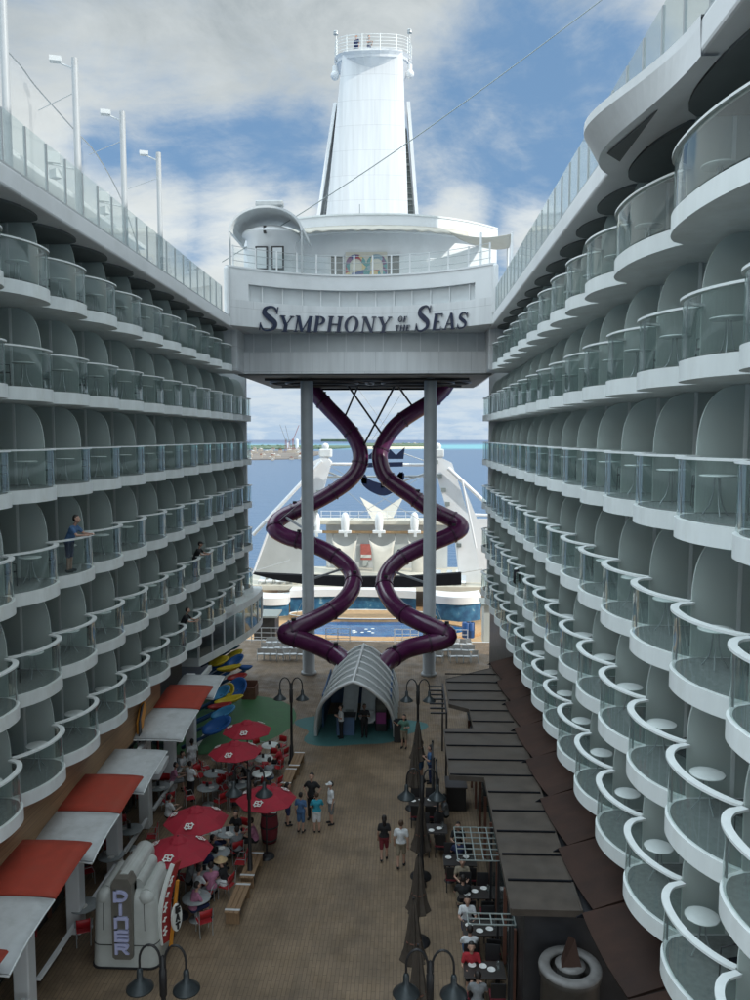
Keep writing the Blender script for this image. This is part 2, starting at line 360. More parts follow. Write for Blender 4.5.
def solidify(o, t):
    me = o.data; bm = bmesh.new(); bm.from_mesh(me)
    md = o.modifiers.new('thickness', 'SOLIDIFY'); md.thickness = t; md.offset = 0; bm.free()
def link(name, me, parent=None, loc=None, rz=0):
    o = bpy.data.objects.new(name, me); COL.objects.link(o)
    if parent is not None: o.parent = parent
    if loc is not None: o.location = loc
    if rz: o.rotation_euler = (0,0,rz)
    return o
def empty(name, loc=(0,0,0), rz=0): return link(name, None, None, loc, rz)
def tag(o, label, cat, group=None, kind=None):
    if label: o['label'] = label
    if cat: o['category'] = cat
    if group: o['group'] = group
    if kind: o['kind'] = kind
    return o
def struct(o): o['kind'] = 'structure'; return o
def kids(o): return KID.get(o.name, None) or [c for c in bpy.data.objects if c.parent == o]
KID = {}
def tree(o):       # snapshot of a thing's hierarchy for fast copying
    return (o, [tree(c) for c in o.children])
def copy_tree(t, parent=None, loc=None, rz=None):
    c = t[0].copy(); COL.objects.link(c)
    if parent is not None: c.parent = parent
    if loc is not None: c.location = loc
    if rz is not None: c.rotation_euler = (0,0,rz)
    for ch in t[1]: copy_tree(ch, c)
    return c
ORD = ['first','second','third','fourth','fifth','sixth','seventh','eighth','ninth','tenth','eleventh','twelfth','thirteenth','fourteenth','fifteenth','sixteenth','seventeenth','eighteenth','nineteenth','twentieth']
def smooth_path(pts, k=6):       # Catmull-Rom
    P = [Vector(p) for p in pts]; P = [P[0]*2-P[1]]+P+[P[-1]*2-P[-2]]; out = []
    for i in range(1, len(P)-2):
        for j in range(k):
            t = j/k; a,b,c,d = P[i-1],P[i],P[i+1],P[i+2]
            out.append(.5*((2*b)+(c-a)*t+(2*a-5*b+4*c-d)*t*t+(3*b-a-3*c+d)*t*t*t))
    out.append(P[-2]); return out
def lerp(a, b, u): return a+(b-a)*u
# ================================================================== PEOPLE
def cap_(m, p0, r0, p1, r1, n=10):
    p0, p1 = Vector(p0), Vector(p1); d = p1-p0; L_ = max(d.length, 1e-4); d = d/L_
    a = Vector((0,0,1)) if abs(d.z) < .9 else Vector((1,0,0)); u = d.cross(a).normalized(); w_ = d.cross(u)
    vs = []; prof = []
    for i in range(5): an = -PI/2+PI/2*i/5+.0; prof.append((p0+d*(r0*sin(an)), max(r0*cos(an), .0008)))
    prof.append((p0, r0)); prof.append((p1, r1))
    for i in range(1,6): an = PI/2*i/5; prof.append((p1+d*(r1*sin(an)), max(r1*cos(an), .0008)))
    for c, r in prof:
        for j in range(n): an = 2*PI*j/n; vs.append(c+u*(r*cos(an))+w_*(r*sin(an)))
    fs = []
    for i in range(len(prof)-1):
        for j in range(n): fs.append((i*n+j, i*n+(j+1)%n, (i+1)*n+(j+1)%n, (i+1)*n+j))
    fs.append(tuple(range(n))[::-1]); fs.append(tuple(range((len(prof)-1)*n, len(prof)*n)))
    m.add(vs, fs, True)
def fuse(m, vox, mt, name):
    me = m.mesh(name, mt); bm = bmesh.new(); bm.from_mesh(me); bmesh.ops.recalc_face_normals(bm, faces=bm.faces[:]); bm.to_mesh(me); bm.free()
    o = bpy.data.objects.new('tmp', me); COL.objects.link(o)
    md = o.modifiers.new('r', 'REMESH'); md.mode = 'VOXEL'; md.voxel_size = vox; md.use_smooth_shade = True
    s = o.modifiers.new('s', 'SMOOTH'); s.iterations = 3; s.factor = .5
    dg = bpy.context.evaluated_depsgraph_get(); out_ = bpy.data.meshes.new_from_object(o.evaluated_get(dg)); out_.name = name
    bpy.data.objects.remove(o); out_.materials.clear(); out_.materials.append(mt)
    return out_
POSES = {}
def pose(name, sit=False, arms='down', step=.0, lean=0.0, female=False):
    hz_ = .50 if sit else .93; w_ = .165 if female else .19
    ty = lean; tz = .48
    sh = Vector((0, ty, hz_+tz)); hd = sh+Vector((0, ty*.5+.02, .235))
    J = {}
    for s, k in ((-1,'L'),(1,'R')):
        hip = Vector((s*.09,0,hz_))
        if sit: kn = Vector((s*.12,.43,.50)); an = Vector((s*.12,.45,.09)); toe = an+Vector((s*.02,.15,-.045))
        else:
            kn = Vector((s*.1, s*step*.5+.03*(step>0), .50)); an = Vector((s*.1, s*step-.02, .085+(.04 if s*step < 0 else 0))); toe = an+Vector((s*.02,.15,-.045))
        S_ = sh+Vector((s*w_,0,-.03))
        if arms == 'down': el = S_+Vector((s*.06,-.03-.1*s*step,-.28)); wr = el+Vector((0,.06-.3*s*step,-.25))
        elif arms == 'table': el = S_+Vector((s*.07,.12,-.24)); wr = el+Vector((-s*.09,.22,.02))
        elif arms == 'chest': el = S_+Vector((s*.09,.06,-.26)); wr = el+Vector((-s*.17,.19,.10))
        elif arms == 'rail': el = S_+Vector((s*.08,.2,-.22)); wr = el+Vector((-s*.10,.24,.0))
        elif arms == 'point': 
            if s > 0: el = S_+Vector((.12,.1,-.18)); wr = el+Vector((.1,.16,.16))
            else: el = S_+Vector((-.08,.0,-.27)); wr = el+Vector((.1,.18,.05))
        elif arms == 'hip': el = S_+Vector((s*.17,-.05,-.22)); wr = el+Vector((-s*.14,.10,-.18))
        J[k] = (hip,kn,an,toe,S_,el,wr)
    def torso(m, e=0):
        cap_(m, (-.06,0,hz_+.02), .125+e, (.06,0,hz_+.02), .125+e); cap_(m, (0,0,hz_+.05), .13+e, (0,ty*.5,hz_+.26), .118+e)
        cap_(m, (-.085,ty*.85,hz_+.36), .105+e, (.085,ty*.85,hz_+.36), .105+e); cap_(m, (0,ty*.5,hz_+.24), .12+e, (0,ty*.85,hz_+.36), .125+e)
        cap_(m, (-w_*.85,ty,hz_+tz-.03), .06+e, (w_*.85,ty,hz_+tz-.03), .06+e)
    def legs(m, e=0, f=1.0):
        for k in 'LR':
            hip,kn,an,toe,S_,el,wr = J[k]; cap_(m, hip, .088+e, kn, .058+e)
            if f > .5: cap_(m, kn, .057+e, kn.lerp(an, f), lerp(.057,.04,f)+e*1.2)
    b = MB(); torso(b); legs(b)
    cap_(b, sh+Vector((0,0,-.02)), .052, hd+Vector((0,-.01,-.06)), .05)
    cap_(b, hd+Vector((0,-.015,.02)), .098, hd+Vector((0,.02,-.045)), .078); cap_(b, hd+Vector((0,.095,-.005)), .014, hd+Vector((0,.115,-.03)), .016)
    for s in (-1,1): cap_(b, hd+Vector((s*.095,0,-.01)), .018, hd+Vector((s*.098,0,-.035)), .014)
    for k in 'LR':
        hip,kn,an,toe,S_,el,wr = J[k]; s = -1 if k == 'L' else 1
        cap_(b, kn, .056, an, .038); cap_(b, an+Vector((0,-.04,-.03)), .036, toe, .03)
        cap_(b, S_, .052, el, .038); cap_(b, el, .038, wr, .027)
        d = (wr-el).normalized(); sd = d.cross(Vector((0,0,1))); sd = (sd if sd.length > .1 else Vector((1,0,0))).normalized()
        cap_(b, wr, .028, wr+d*.07, .034)
        for q, ln in ((-1.5,.065),(-.5,.078),(.5,.074),(1.5,.055)):
            st = wr+d*.085+sd*(q*.019); mid = st+d*ln*.6; cap_(b, st, .0105, mid, .010, 6); cap_(b, mid, .010, mid+d*ln*.35-Vector((0,0,.02)), .009, 6)
        cap_(b, wr+d*.03+sd*(-s*.03), .013, wr+d*.075+sd*(-s*.062), .0105, 6)
    P_ = {}
    P_['body'] = fuse(b, .013, SKIN1, 'person')
    c = MB(); torso(c, .016)
    for k in 'LR': hip,kn,an,toe,S_,el,wr = J[k]; cap_(c, S_, .064, S_.lerp(el,.62), .060)
    P_['shirt'] = fuse(c, .02, CL['white'], 'shirt')
    c = MB(); cap_(c, (-.06,0,hz_), .142, (.06,0,hz_), .142); legs(c, .02, .05); 
    for k in 'LR': hip,kn = J[k][:2]; cap_(c, hip, .108, hip.lerp(kn,.9), .085)
    P_['shorts'] = fuse(c, .02, CL['grey'], 'shorts')
    c = MB(); cap_(c, (-.06,0,hz_), .142, (.06,0,hz_), .142); legs(c, .02, .93); P_['trousers'] = fuse(c, .02, CL['black'], 'trousers')
    c = MB()
    for k in 'LR': hip,kn,an,toe = J[k][:4]; cap_(c, an+Vector((0,-.045,-.035)), .047, toe, .040)
    P_['shoes'] = fuse(c, .014, CL['black'], 'shoes')
    c = MB(); cap_(c, hd+Vector((0,-.035,.045)), .097, hd+Vector((0,-.045,0)), .092)
    P_['hair'] = fuse(c, .014, HAIRD, 'hair')
    c = MB(); cap_(c, hd+Vector((0,-.035,.045)), .099, hd+Vector((0,-.075,-.06)), .085); cap_(c, hd+Vector((0,-.08,-.05)), .08, hd+Vector((0,-.09,-.25)), .055)
    P_['long_hair'] = fuse(c, .016, HAIRD, 'long_hair')
    c = MB(); c.lathe([(.10,.03),(.105,.08),(.06,.125),(0,.13)], 16, hd); c.add([hd+Vector(v) for v in ((-.09,.05,.035),(.09,.05,.035),(.07,.19,.03),(-.07,.19,.03),(-.09,.05,.05),(.09,.05,.05),(.07,.19,.042),(-.07,.19,.042))], [(0,3,2,1),(4,5,6,7),(0,1,5,4),(1,2,6,5),(2,3,7,6),(3,0,4,7)]); P_['cap'] = c.mesh('cap', CL['white'])
    c = MB(); c.lathe([(.235,.035),(.235,.045),(.11,.06),(.10,.14),(.05,.16),(0,.155)], 20, hd); P_['sun_hat'] = c.mesh('sun_hat', CL['straw'])
    c = MB(); cap_(c, (-.07,0,hz_+.0), .15, (.07,0,hz_+.0), .15)
    if not sit:
        c = MB(); c.lathe([(.15,hz_+.12),(.19,hz_-.05),(.26,.5),(.25,.49),(.14,hz_-.05),(.12,hz_+.1)], 18); 
    else:
        cap_(c, (-.08,0,.54), .13, (-.11,.42,.53), .1); cap_(c, (.08,0,.54), .13, (.11,.42,.53), .1); cap_(c, (0,.05,.54),.12,(0,.4,.53),.1)
    P_['skirt'] = fuse(c, .02, CL['pink'], 'skirt') if sit else c.mesh('skirt', CL['pink'])
    POSES[name] = P_
pose('stand'); pose('stand_f', female=True, arms='hip'); pose('chest', arms='chest'); pose('walk', step=.16); pose('walk_f', step=.14, female=True)
pose('sit', sit=True, arms='table', lean=.05); pose('sit_f', sit=True, arms='table', lean=.1, female=True); pose('rail', arms='rail', lean=.16); pose('point', arms='point')
def wb(mb, name, mats, parent):            # geometry given in world coordinates, part of a thing whose Empty stands elsewhere
    w, q = Vector((0,0,0)), parent
    while q is not None: w += Vector(q.location); q = q.parent
    return mb.build(name, mats, parent, loc=-w)
# ================================================================== SETTING
XR, XL = 4.75, -9.95            # outermost line of the balcony fronts, right and left
BD = .60                        # bulge depth
SP = 2.55
Z = {'Z':19.68, 'A':16.92, 'B':14.17, 'C':11.42, 'D':8.67, 'E':5.92}
ROWS = ['Z','A','B','C','D','E']
ROWS2 = {'Z':'topmost row','A':'second row','B':'third row','C':'fourth row','D':'fifth row','E':'lowest row'}
ROWN = {'Z':'topmost row','A':'second row down','B':'third row down','C':'fourth row down','D':'fifth row down','E':'lowest row'}
TOP0, TOP1 = 21.72, 22.27

mb = MB(); mb.add([(-26,-20,0),(21,-20,0),(21,58.5,0),(-26,58.5,0)], [(0,1,2,3)])
struct(mb.build('boardwalk_floor', BWALK))
mb = MB(); mb.add([(-9000,-600,-17),(9000,-600,-17),(9000,7300,-17),(-9000,7300,-17)], [(0,1,2,3)])
sea = struct(mb.build('sea', SEA))
# painted floor areas
mb = MB(); cx = -2.7
pts = []
for i in range(40):
    a = 2*PI*i/40; r = 1+.13*sin(3*a+1)+.1*sin(5*a)
    pts.append((cx+3.3*r*cos(a), 40.6+2.3*r*sin(a)))
mb.add([(x,y,.004) for x,y in pts], [tuple(range(40))]); struct(mb.build('teal_painted_path', TEAL))
mb = MB(); pts = []
for i in range(40):
    a = 2*PI*i/40; r = 1+.08*sin(2*a+.6)
    pts.append((-10.2+3.9*r*cos(a), 41.2+4.6*r*sin(a)))
mb.add([(x,y,.004) for x,y in pts], [tuple(range(40))]); struct(mb.build('green_painted_path', GREEN))

# ================================================================== STATEROOM BLOCKS WITH BALCONIES
def bulge(t, d=BD):
    t = t**1.32
    return -d*max(0, (1-abs(2*t-1)**2.3))**.62
BM = {}
def bay(side, w):
    """meshes of one balcony; local x points from the opening into the hull for side=+1 (mirrored for the left wall), y along the ship"""
    key = (side, round(w,3))
    if key in BM: return BM[key]
    N = 22; S = side
    cur = [(bulge(i/N)*S, w*i/N) for i in range(N+1)]
    def off(e): # curve moved inwards by e
        out = []
        for i, (x, y) in enumerate(cur):
            a = cur[max(i-1,0)]; b = cur[min(i+1,N)]; t = Vector((b[0]-a[0], b[1]-a[1])).normalized()
            nn = Vector((t.y, -t.x))*S
            out.append((x+nn.x*e, min(max(y+nn.y*e, .01), w-.01)))
        return out
    R = {}
    b = MB(); b.prism(cur+[(1.95*S,w),(1.95*S,0)], -.36, -.005); R['balcony'] = b.mesh('balcony', BAND)
    b = MB(); o1 = off(.09); b.prism(o1+[(1.9*S,w-.03),(1.9*S,.03)], -.003, .012); R['deck_covering'] = b.mesh('deck_covering', DECKG)
    b = MB(); o0 = off(.0); o2 = off(.07)
    # upstand and glass
    R['glass_screen'] = None
    g = MB(); og = off(.035)
    grid = [[Vector((x,y,z)) for (x,y) in og] for z in (.04,1.04)]
    g.sheet(grid); R['glass_screen'] = g.mesh('glass_screen', GLB)
    h = MB(); oi, oo = off(.13), off(-.015)
    n = len(oi)
    for z0, z1 in ((1.04,1.085),):
        vs = [(x,y,z0) for x,y in oo]+[(x,y,z0) for x,y in oi]+[(x,y,z1) for x,y in oo]+[(x,y,z1) for x,y in oi]
        fs = []
        for i in range(n-1):
            fs += [(i,i+1,n+i+1,n+i),(2*n+i,3*n+i,3*n+i+1,2*n+i+1),(i,2*n+i,2*n+i+1,i+1),(n+i,n+i+1,3*n+i+1,3*n+i)]
        h.add(vs, fs)
    R['handrail'] = h.mesh('handrail', RAILM)
    # glazing clips: slender uprights behind the glass
    q = MB(); k = int(.94*N); x, y = off(.06)[k]; q.box((x,y,.53), (.03,.03,1.0))
    R['glass_upright'] = q.mesh('glass_upright', STEEL)
    d = MB(); c = []
    for i in range(11):
        a = PI/2*i/10; c.append((S*(.86-.84*max(0,cos(a))**.72), 1.0+1.38*sin(a)**.78))
    poly = [(S*.86,.02),(S*.03,.02)]+c
    d.prism(poly, w-.022, w+.022, 'y'); d.prism([(S*.945,.02),(S*1.94,.02),(S*1.94,2.38),(S*.945,2.38)], w-.02, w+.02, 'y')
    R['divider'] = d.mesh('divider', FROST)
    p = MB(); p.box((S*.9, w, 1.2), (.075,.07,2.38)); R['divider_post'] = p.mesh('divider_post', BAND)
    f = MB()
    f.box((S*1.9, w*.5, 1.1), (.05, w*.62, 2.1)); R['sliding_door'] = f.mesh('sliding_door', CURT)
    fr = MB()
    for yy in (w*.19, w*.5, w*.81): fr.box((S*1.865, yy, 1.09), (.05,.06,2.16))
    fr.box((S*1.865, w*.5, 2.17), (.052, w*.66,.06)); R['door_frame'] = fr.mesh('door_frame', TRIM)
    l = MB(); l.box((S*1.55, w*.55, 2.33), (.3,.42,.07), bev=.02); R['soffit_light'] = l.mesh('soffit_light', BAND)
    BM[key] = R
    return R
GLDOOR = mat('dark_window_glass', (.035,.05,.05), .12, .2, 1.0, spec=.8)

CURT = mat('curtained_door_glass', (.16,.19,.185), .18, .35, 2.0, spec=.7)
def vary(m, lo, hi):      # each cabin's curtains differ a little
    nt = m.node_tree; oi = nt.nodes.new('ShaderNodeObjectInfo'); r = nt.nodes.new('ShaderNodeMapRange'); r.inputs['To Min'].default_value = lo; r.inputs['To Max'].default_value = hi; nt.links.new(oi.outputs['Random'], r.inputs['Value'])
    pb = [n for n in nt.nodes if n.type == 'BSDF_PRINCIPLED'][0]; l = pb.inputs['Base Color'].links[0]; src = l.from_socket
    v = nt.nodes.new('ShaderNodeVectorMath'); v.operation = 'SCALE'; nt.links.new(src, v.inputs[0]); nt.links.new(r.outputs[0], v.inputs['Scale']); nt.links.new(v.outputs[0], pb.inputs['Base Color'])
vary(CURT, .3, 2.4); vary(FROST, .86, 1.08); vary(BAND, .93, 1.04)
BAYS = {}      # (side,row) -> list of (y0,w)
def cusps(side, row):
    c = []
    if side > 0:
        if row == 'Z': c = [3.4,7.2,11.2,15.75,19.6]+[22.4+SP*i for i in range(10)]
        else: c = [7.1+SP*i for i in range(18)]
    else:
        c = [14.75+SP*i for i in range(15 if row != 'Z' else 13)]
        if row == 'Z': c = [14.75+SP*i for i in range(13)]
    return c
def hull(side):
    X = XR if side > 0 else XL; S = side
    xc = X + S*BD                      # cusp line
    t = empty('stateroom_block', (X+S*2.5, 30, 0))
    tag(t, 'brighter right-hand hull side stacked with curved glass balconies' if S > 0 else 'darker left-hand hull side stacked with curved glass balconies', 'ship building')
    y0, y1 = -6, 50.5
    # cabin front wall behind the balconies and solid hull behind
    m = MB(); m.box((xc+S*(1.96+4), (y0+y1)/2, (5.5+TOP0)/2), (8, y1-y0, TOP0-5.5)); wb(m, 'cabin_wall', CABW, t)
    m = MB(); m.box((xc+S*6, y1+.15, 13.7), (12.2,.3,16.4)); wb(m, 'end_wall', W, t)
    # rounded end screen at the aft end of each row is the last divider; top deck edge band
    fx = X - S*.08
    m = MB(); m.box((fx+S*6.2, (y0+45.6)/2, (TOP0+TOP1)/2), (12.4, 45.6-y0, TOP1-TOP0), bev=.06); wb(m, 'deck_edge', W, t)
    m = MB(); m.box((fx+S*7.6, 48.2, (TOP0+TOP1)/2-.01), (9.4, 5.0, TOP1-TOP0), bev=.05); wb(m, 'aft_deck_edge', W, t)
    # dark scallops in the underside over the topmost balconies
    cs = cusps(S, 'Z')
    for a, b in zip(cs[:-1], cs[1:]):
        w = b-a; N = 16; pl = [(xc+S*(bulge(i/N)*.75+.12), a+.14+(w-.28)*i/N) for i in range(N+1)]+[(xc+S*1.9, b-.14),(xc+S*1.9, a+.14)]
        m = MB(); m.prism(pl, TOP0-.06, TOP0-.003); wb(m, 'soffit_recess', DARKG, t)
    for row in ROWS:
        cs = cusps(S, row); lst = []
        nb = len(cs)-1
        for i, (a, b) in enumerate(zip(cs[:-1], cs[1:])):
            w = b-a; R = bay(S, w); lst.append((a, w))
            o = link('balcony', R['balcony'], t, Vector((xc, a, Z[row]))-Vector(t.location))
            for nm in ('deck_covering','glass_screen','handrail','glass_upright','divider','divider_post','sliding_door','door_frame','soffit_light'):
                link(nm, R[nm], o)
        BAYS[(S,row)] = lst
    return t
HR = hull(1); HL = hull(-1)

# ------------------------------------------------------------------ balcony furniture (things of their own)
def make_btable():
    t = empty('balcony_table', (0,0,0)); tag(t, 'x', 'table')
    m = MB(); m.lathe([(0,.70),(.30,.70),(.315,.71),(.315,.725),(.30,.735),(0,.735)], 20); m.build('tabletop', TABW, t)
    for k in range(3):
        a = k*2*PI/3+.4; m = MB()
        m.tube([(.05*cos(a),.05*sin(a),.69),(.07*cos(a),.07*sin(a),.4),(.12*cos(a),.12*sin(a),.2),(.25*cos(a),.25*sin(a),.01)], .014, 6); m.build('leg', STEEL, t)
    return t
def make_bchair():
    t = empty('balcony_chair', (0,0,0)); tag(t, 'x', 'chair')
    m = MB(); m.box((0,.02,.41), (.48,.5,.03)); m.build('seat', BLK2, t)
    m = MB(); m.prism([(-.24,.42),(-.2,.42),(-.36,1.0),(-.40,1.0)], -.24, .24, 'x'); m.build('backrest', BLK2, t)
    for s in (-1,1):
        m = MB(); m.tube([(s*.26,.26,0),(s*.26,.24,.62),(s*.26,-.22,.66)], .014, 6); m.tube([(s*.26,-.34,0),(s*.26,-.2,.4)], .014, 6); m.build('leg_frame', BLACK, t)
    return t
BT = tree(make_btable()); BC = tree(make_bchair()); usedT = usedC = False
def place(tr, used, loc, rz, label, group):
    if not used:
        o = tr[0]; o.location = loc; o.rotation_euler = (0,0,rz)
    else: o = copy_tree(tr, None, loc, rz)
    o['label'] = label; o['group'] = group; return o
rnd = random.Random(3)
for S in (1,-1):
    X = XR if S > 0 else XL; xc = X+S*BD; sn = 'right-hand hull side' if S > 0 else 'left-hand hull side'
    for row in ROWS:
        L_ = BAYS[(S,row)]; nb = len(L_)
        for i, (a, w) in enumerate(L_):
            k = nb-1-i; dist = a+w/2
            if (S > 0 and dist < 10.3) or (S < 0 and dist < 18.0): continue
            if k == 0: continue
            q = rnd.random()
            if q < .1: continue
            ty = a+w*(.74 if S > 0 else .70)+rnd.uniform(-.08,.08)
            where = f'{ORD[k]} balcony from stern, {ROWS2[row]}, {"right" if S > 0 else "left"} wall'
            place(BT, usedT, (xc+S*.16+S*rnd.uniform(0,.1), ty, Z[row]+.012), rnd.uniform(0,6), f'round pale table on {where}', 'round tables on the balconies'); usedT = True
            if (dist < 36 or S < 0 and dist < 38):
                rz = (PI/2 if S > 0 else -PI/2)+rnd.uniform(-.5,.5)+rnd.choice([0,.6,-.4])
                place(BC, usedC, (xc+S*.62+S*rnd.uniform(-.1,.2), a+w*.40+rnd.uniform(-.12,.12), Z[row]+.012), rz, f'dark chair on {where}', 'dark chairs on the balconies'); usedC = True

# ------------------------------------------------------------------ glass guards on the top deck
def guard(side):
    S = side; X = (XR if S > 0 else XL); x = X+S*.02
    t = empty('glass_railing', (x, 30, TOP1))
    tag(t, 'tall glass wind screen with slim posts along the top deck, right side' if S > 0 else 'tall glass wind screen with slim posts along the top deck, left side', 'railing')
    y0 = 17.0 if S < 0 else 8.3; y1 = 43.2; n = int((y1-y0)/1.2)
    for i in range(n+1):
        y = y0+i*1.2
        m = MB(); m.box((x, y, TOP1+.68), (.05,.07,1.36)); wb(m, 'post', STEEL, t)
        if i < n:
            m = MB(); m.box((x, y+.6, TOP1+.74), (.014,1.10,1.3)); wb(m, 'glass_panel', GLG, t)
    m = MB(); m.box((x, (y0+y1)/2, TOP1+.03), (.12, y1-y0, .05)); wb(m, 'base_channel', STEEL, t)
guard(1); guard(-1)
# ------------------------------------------------------------------ lookout bulge on the right top deck
t = empty('lookout_platform', (4.4, 15, TOP0)); tag(t, 'wing shaped lookout platform jutting out from the right top deck edge', 'platform')
Nn = 24; yA, yB, pr = 13.2, 18.9, .88
def wing(u): return pr*(sin(PI*min(1,u**2.1)))**.8
m = MB(); X0 = XR-.08
up = [(X0-wing(i/Nn)-.02, yA+(yB-yA)*i/Nn) for i in range(Nn+1)]
lo = [(X0-wing(i/Nn)*.62, yA+(yB-yA)*i/Nn) for i in range(Nn+1)]
grid = [[Vector((X0+.3, y, TOP1+.03)) for x,y in up], [Vector((x,y,TOP1+.03)) for x,y in up], [Vector((x,y,TOP1-.14)) for x,y in up], [Vector((x,y,TOP0-.06)) for x,y in lo], [Vector((X0+.3,y,TOP0-.06)) for x,y in lo]]
m.sheet(grid, False); wb(m, 'platform_shell', W, t)
m = MB()
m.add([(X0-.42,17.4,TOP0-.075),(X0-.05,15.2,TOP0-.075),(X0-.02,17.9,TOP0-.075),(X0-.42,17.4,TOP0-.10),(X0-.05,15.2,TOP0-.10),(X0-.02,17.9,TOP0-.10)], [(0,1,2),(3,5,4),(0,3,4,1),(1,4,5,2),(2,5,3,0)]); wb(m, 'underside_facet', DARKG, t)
# ------------------------------------------------------------------ tall unseen block added outboard of the right top deck to shade the boardwalk
t = empty('shade_block', (19.5, 10, TOP1)); tag(t, 'tall white unseen block added outboard of the right top deck for shade', 'ship building')
m = MB(); m.box((20.3, 9, 33.7), (3, 68.4, 22.9), bev=.2); wb(m, 'wall', W, t)
for k in range(4):
    m = MB(); m.box((18.76, 9, 24.6+3.3*k), (.1,62,1.2)); wb(m, 'shade_block_band', GLDOOR, t)

# ================================================================== BRIDGE WITH THE SHIP NAME
CX = -2.6
def by(x): return 46.6-3.0*min(1.0, abs((x-CX)/7.3))**2.2       # plan of the curved front
t = empty('ship_bridge_structure', (CX, 50, 19.4)); tag(t, 'white curved bridge structure spanning the boardwalk and carrying the ship name', 'ship building')
xs = [XL-.1+(XR-XL+.2)*i/48 for i in range(49)]
def wall_strip(m, z0, z1, yo=0, xa=None, xb=None, th=.25, depth=None):
    P = [x for x in xs if (xa is None or x >= xa-1e-6) and (xb is None or x <= xb+1e-6)]
    if xa is not None: P = [xa]+[x for x in P if x > xa+.01]
    if xb is not None: P = [x for x in P if x < xb-.01]+[xb]
    fr = [(x, by(x)+yo) for x in P]; bk = [(x, (depth if depth else by(x)+yo+th)) for x in reversed(P)]
    m.prism(fr+bk, z0, z1)
ZB0, ZB1, ZL0, ZL1, ZU1, ZT = 19.37, 20.66, 21.78, 23.22, 24.14, 24.95
m = MB(); wall_strip(m, ZL0, ZL1, 0, depth=56); wb(m, 'name_band', PLT, t)
m = MB(); wall_strip(m, ZU1, ZT, 0, depth=56); wb(m, 'upper_deck_edge', W, t)
m = MB(); wall_strip(m, ZT, ZT+.1, -.06, th=.3); wb(m, 'coaming', W, t)
m = MB(); wall_strip(m, ZL1, ZU1, .28, xa=-8.95, xb=3.75, th=.2); wb(m, 'recessed_panel', GREYP, t)
for xa, xb in ((XL-.1,-8.95),(3.75,XR+.1)):
    m = MB(); wall_strip(m, ZL1, ZU1, 0, xa=xa, xb=xb, th=.6); wb(m, 'front_panel', W, t)
for i in range(12):
    x = -8.3+i*1.07
    m = MB(); m.box((x, by(x)+.24, (ZL1+ZU1)/2), (.07,.1,ZU1-ZL1)); wb(m, 'mullion', W, t)
m = MB(); m.prism([(XL-.3,47.5),(XR+.3,47.5),(XR+.3,48),(XL-.3,48)], ZB1, ZL0); wb(m, 'lower_panel', GREYP, t)
for i in range(13):
    x = -9.3+i*1.12
    m = MB(); m.box((x, 47.47, (ZB1+ZL0)/2), (.06,.08,ZL0-ZB1)); wb(m, 'mullion', W, t)
m = MB(); m.prism([(XL-.5,47.2),(XR+.5,47.2),(XR+.5,60.5),(XL-.5,60.5)], ZB0, ZB1); wb(m, 'lower_band', PLG, t)
# undersides: dark soffit with two big pipe rings and beams
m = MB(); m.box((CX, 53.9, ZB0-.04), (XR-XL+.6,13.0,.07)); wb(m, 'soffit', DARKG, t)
for cx in (-5.7, .7):
    m = MB()
    for rr in (3.3, 2.3): m.tube([(cx+rr*1.05*cos(a*PI/18), 52.5+rr*sin(a*PI/18), ZB0-.22) for a in range(36)], .07, 6, closed=True)
    for k in range(6):
        a = k*PI/3; m.bar((cx+2.3*cos(a),52.5+2.3*sin(a),ZB0-.2), (cx+3.4*cos(a),52.5+3.3*sin(a),ZB0-.2), .07)
    wb(m, 'pipe_ring', BLACK, t)
m = MB()
for y in (50,53.5,57): m.box((CX, y, ZB0-.15), (13,.22,.16))
wb(m, 'soffit_beam', BLACK, t)
m = MB(); m.box((CX, 60.3, ZB0-.12), (8.5,.3,.2)); wb(m, 'rear_beam', BLK2, t)
# curved corner where the side deck edges sweep into the bridge
for S in (1,-1):
    X = XR if S > 0 else XL
    m = MB(); m.box((X+S*.02, 44.9, 23.6), (.3,3.2,2.7), bev=.12); wb(m, 'corner_bulwark', W, t)
    m = MB(); m.box((X+S*1.6, 46.4, 20.75), (3.4,2.1,2.7), bev=.05); wb(m, 'corner_block', PLG, t)

# railing on the bridge
t = empty('deck_railing', (CX, 46.5, ZT)); tag(t, 'post and wire railing along the front of the upper bridge deck', 'railing')
for i in range(14):
    x = XL+.25+i*(XR-XL-.5)/13
    m = MB(); m.box((x, by(x)+.15, ZT+.65), (.09,.06,1.2)); wb(m, 'post', W, t)
for z in (.42,.82,1.2):
    m = MB(); m.tube([(x, by(x)+.15, ZT+z) for x in xs[1:-1]], .018, 5); wb(m, 'rail', STEEL, t)
m = MB(); m.sheet([[Vector((x, by(x)+.17, ZT+z)) for x in xs[1:-1]] for z in (.1,1.1)]); wb(m, 'glass_panel', GLG, t)

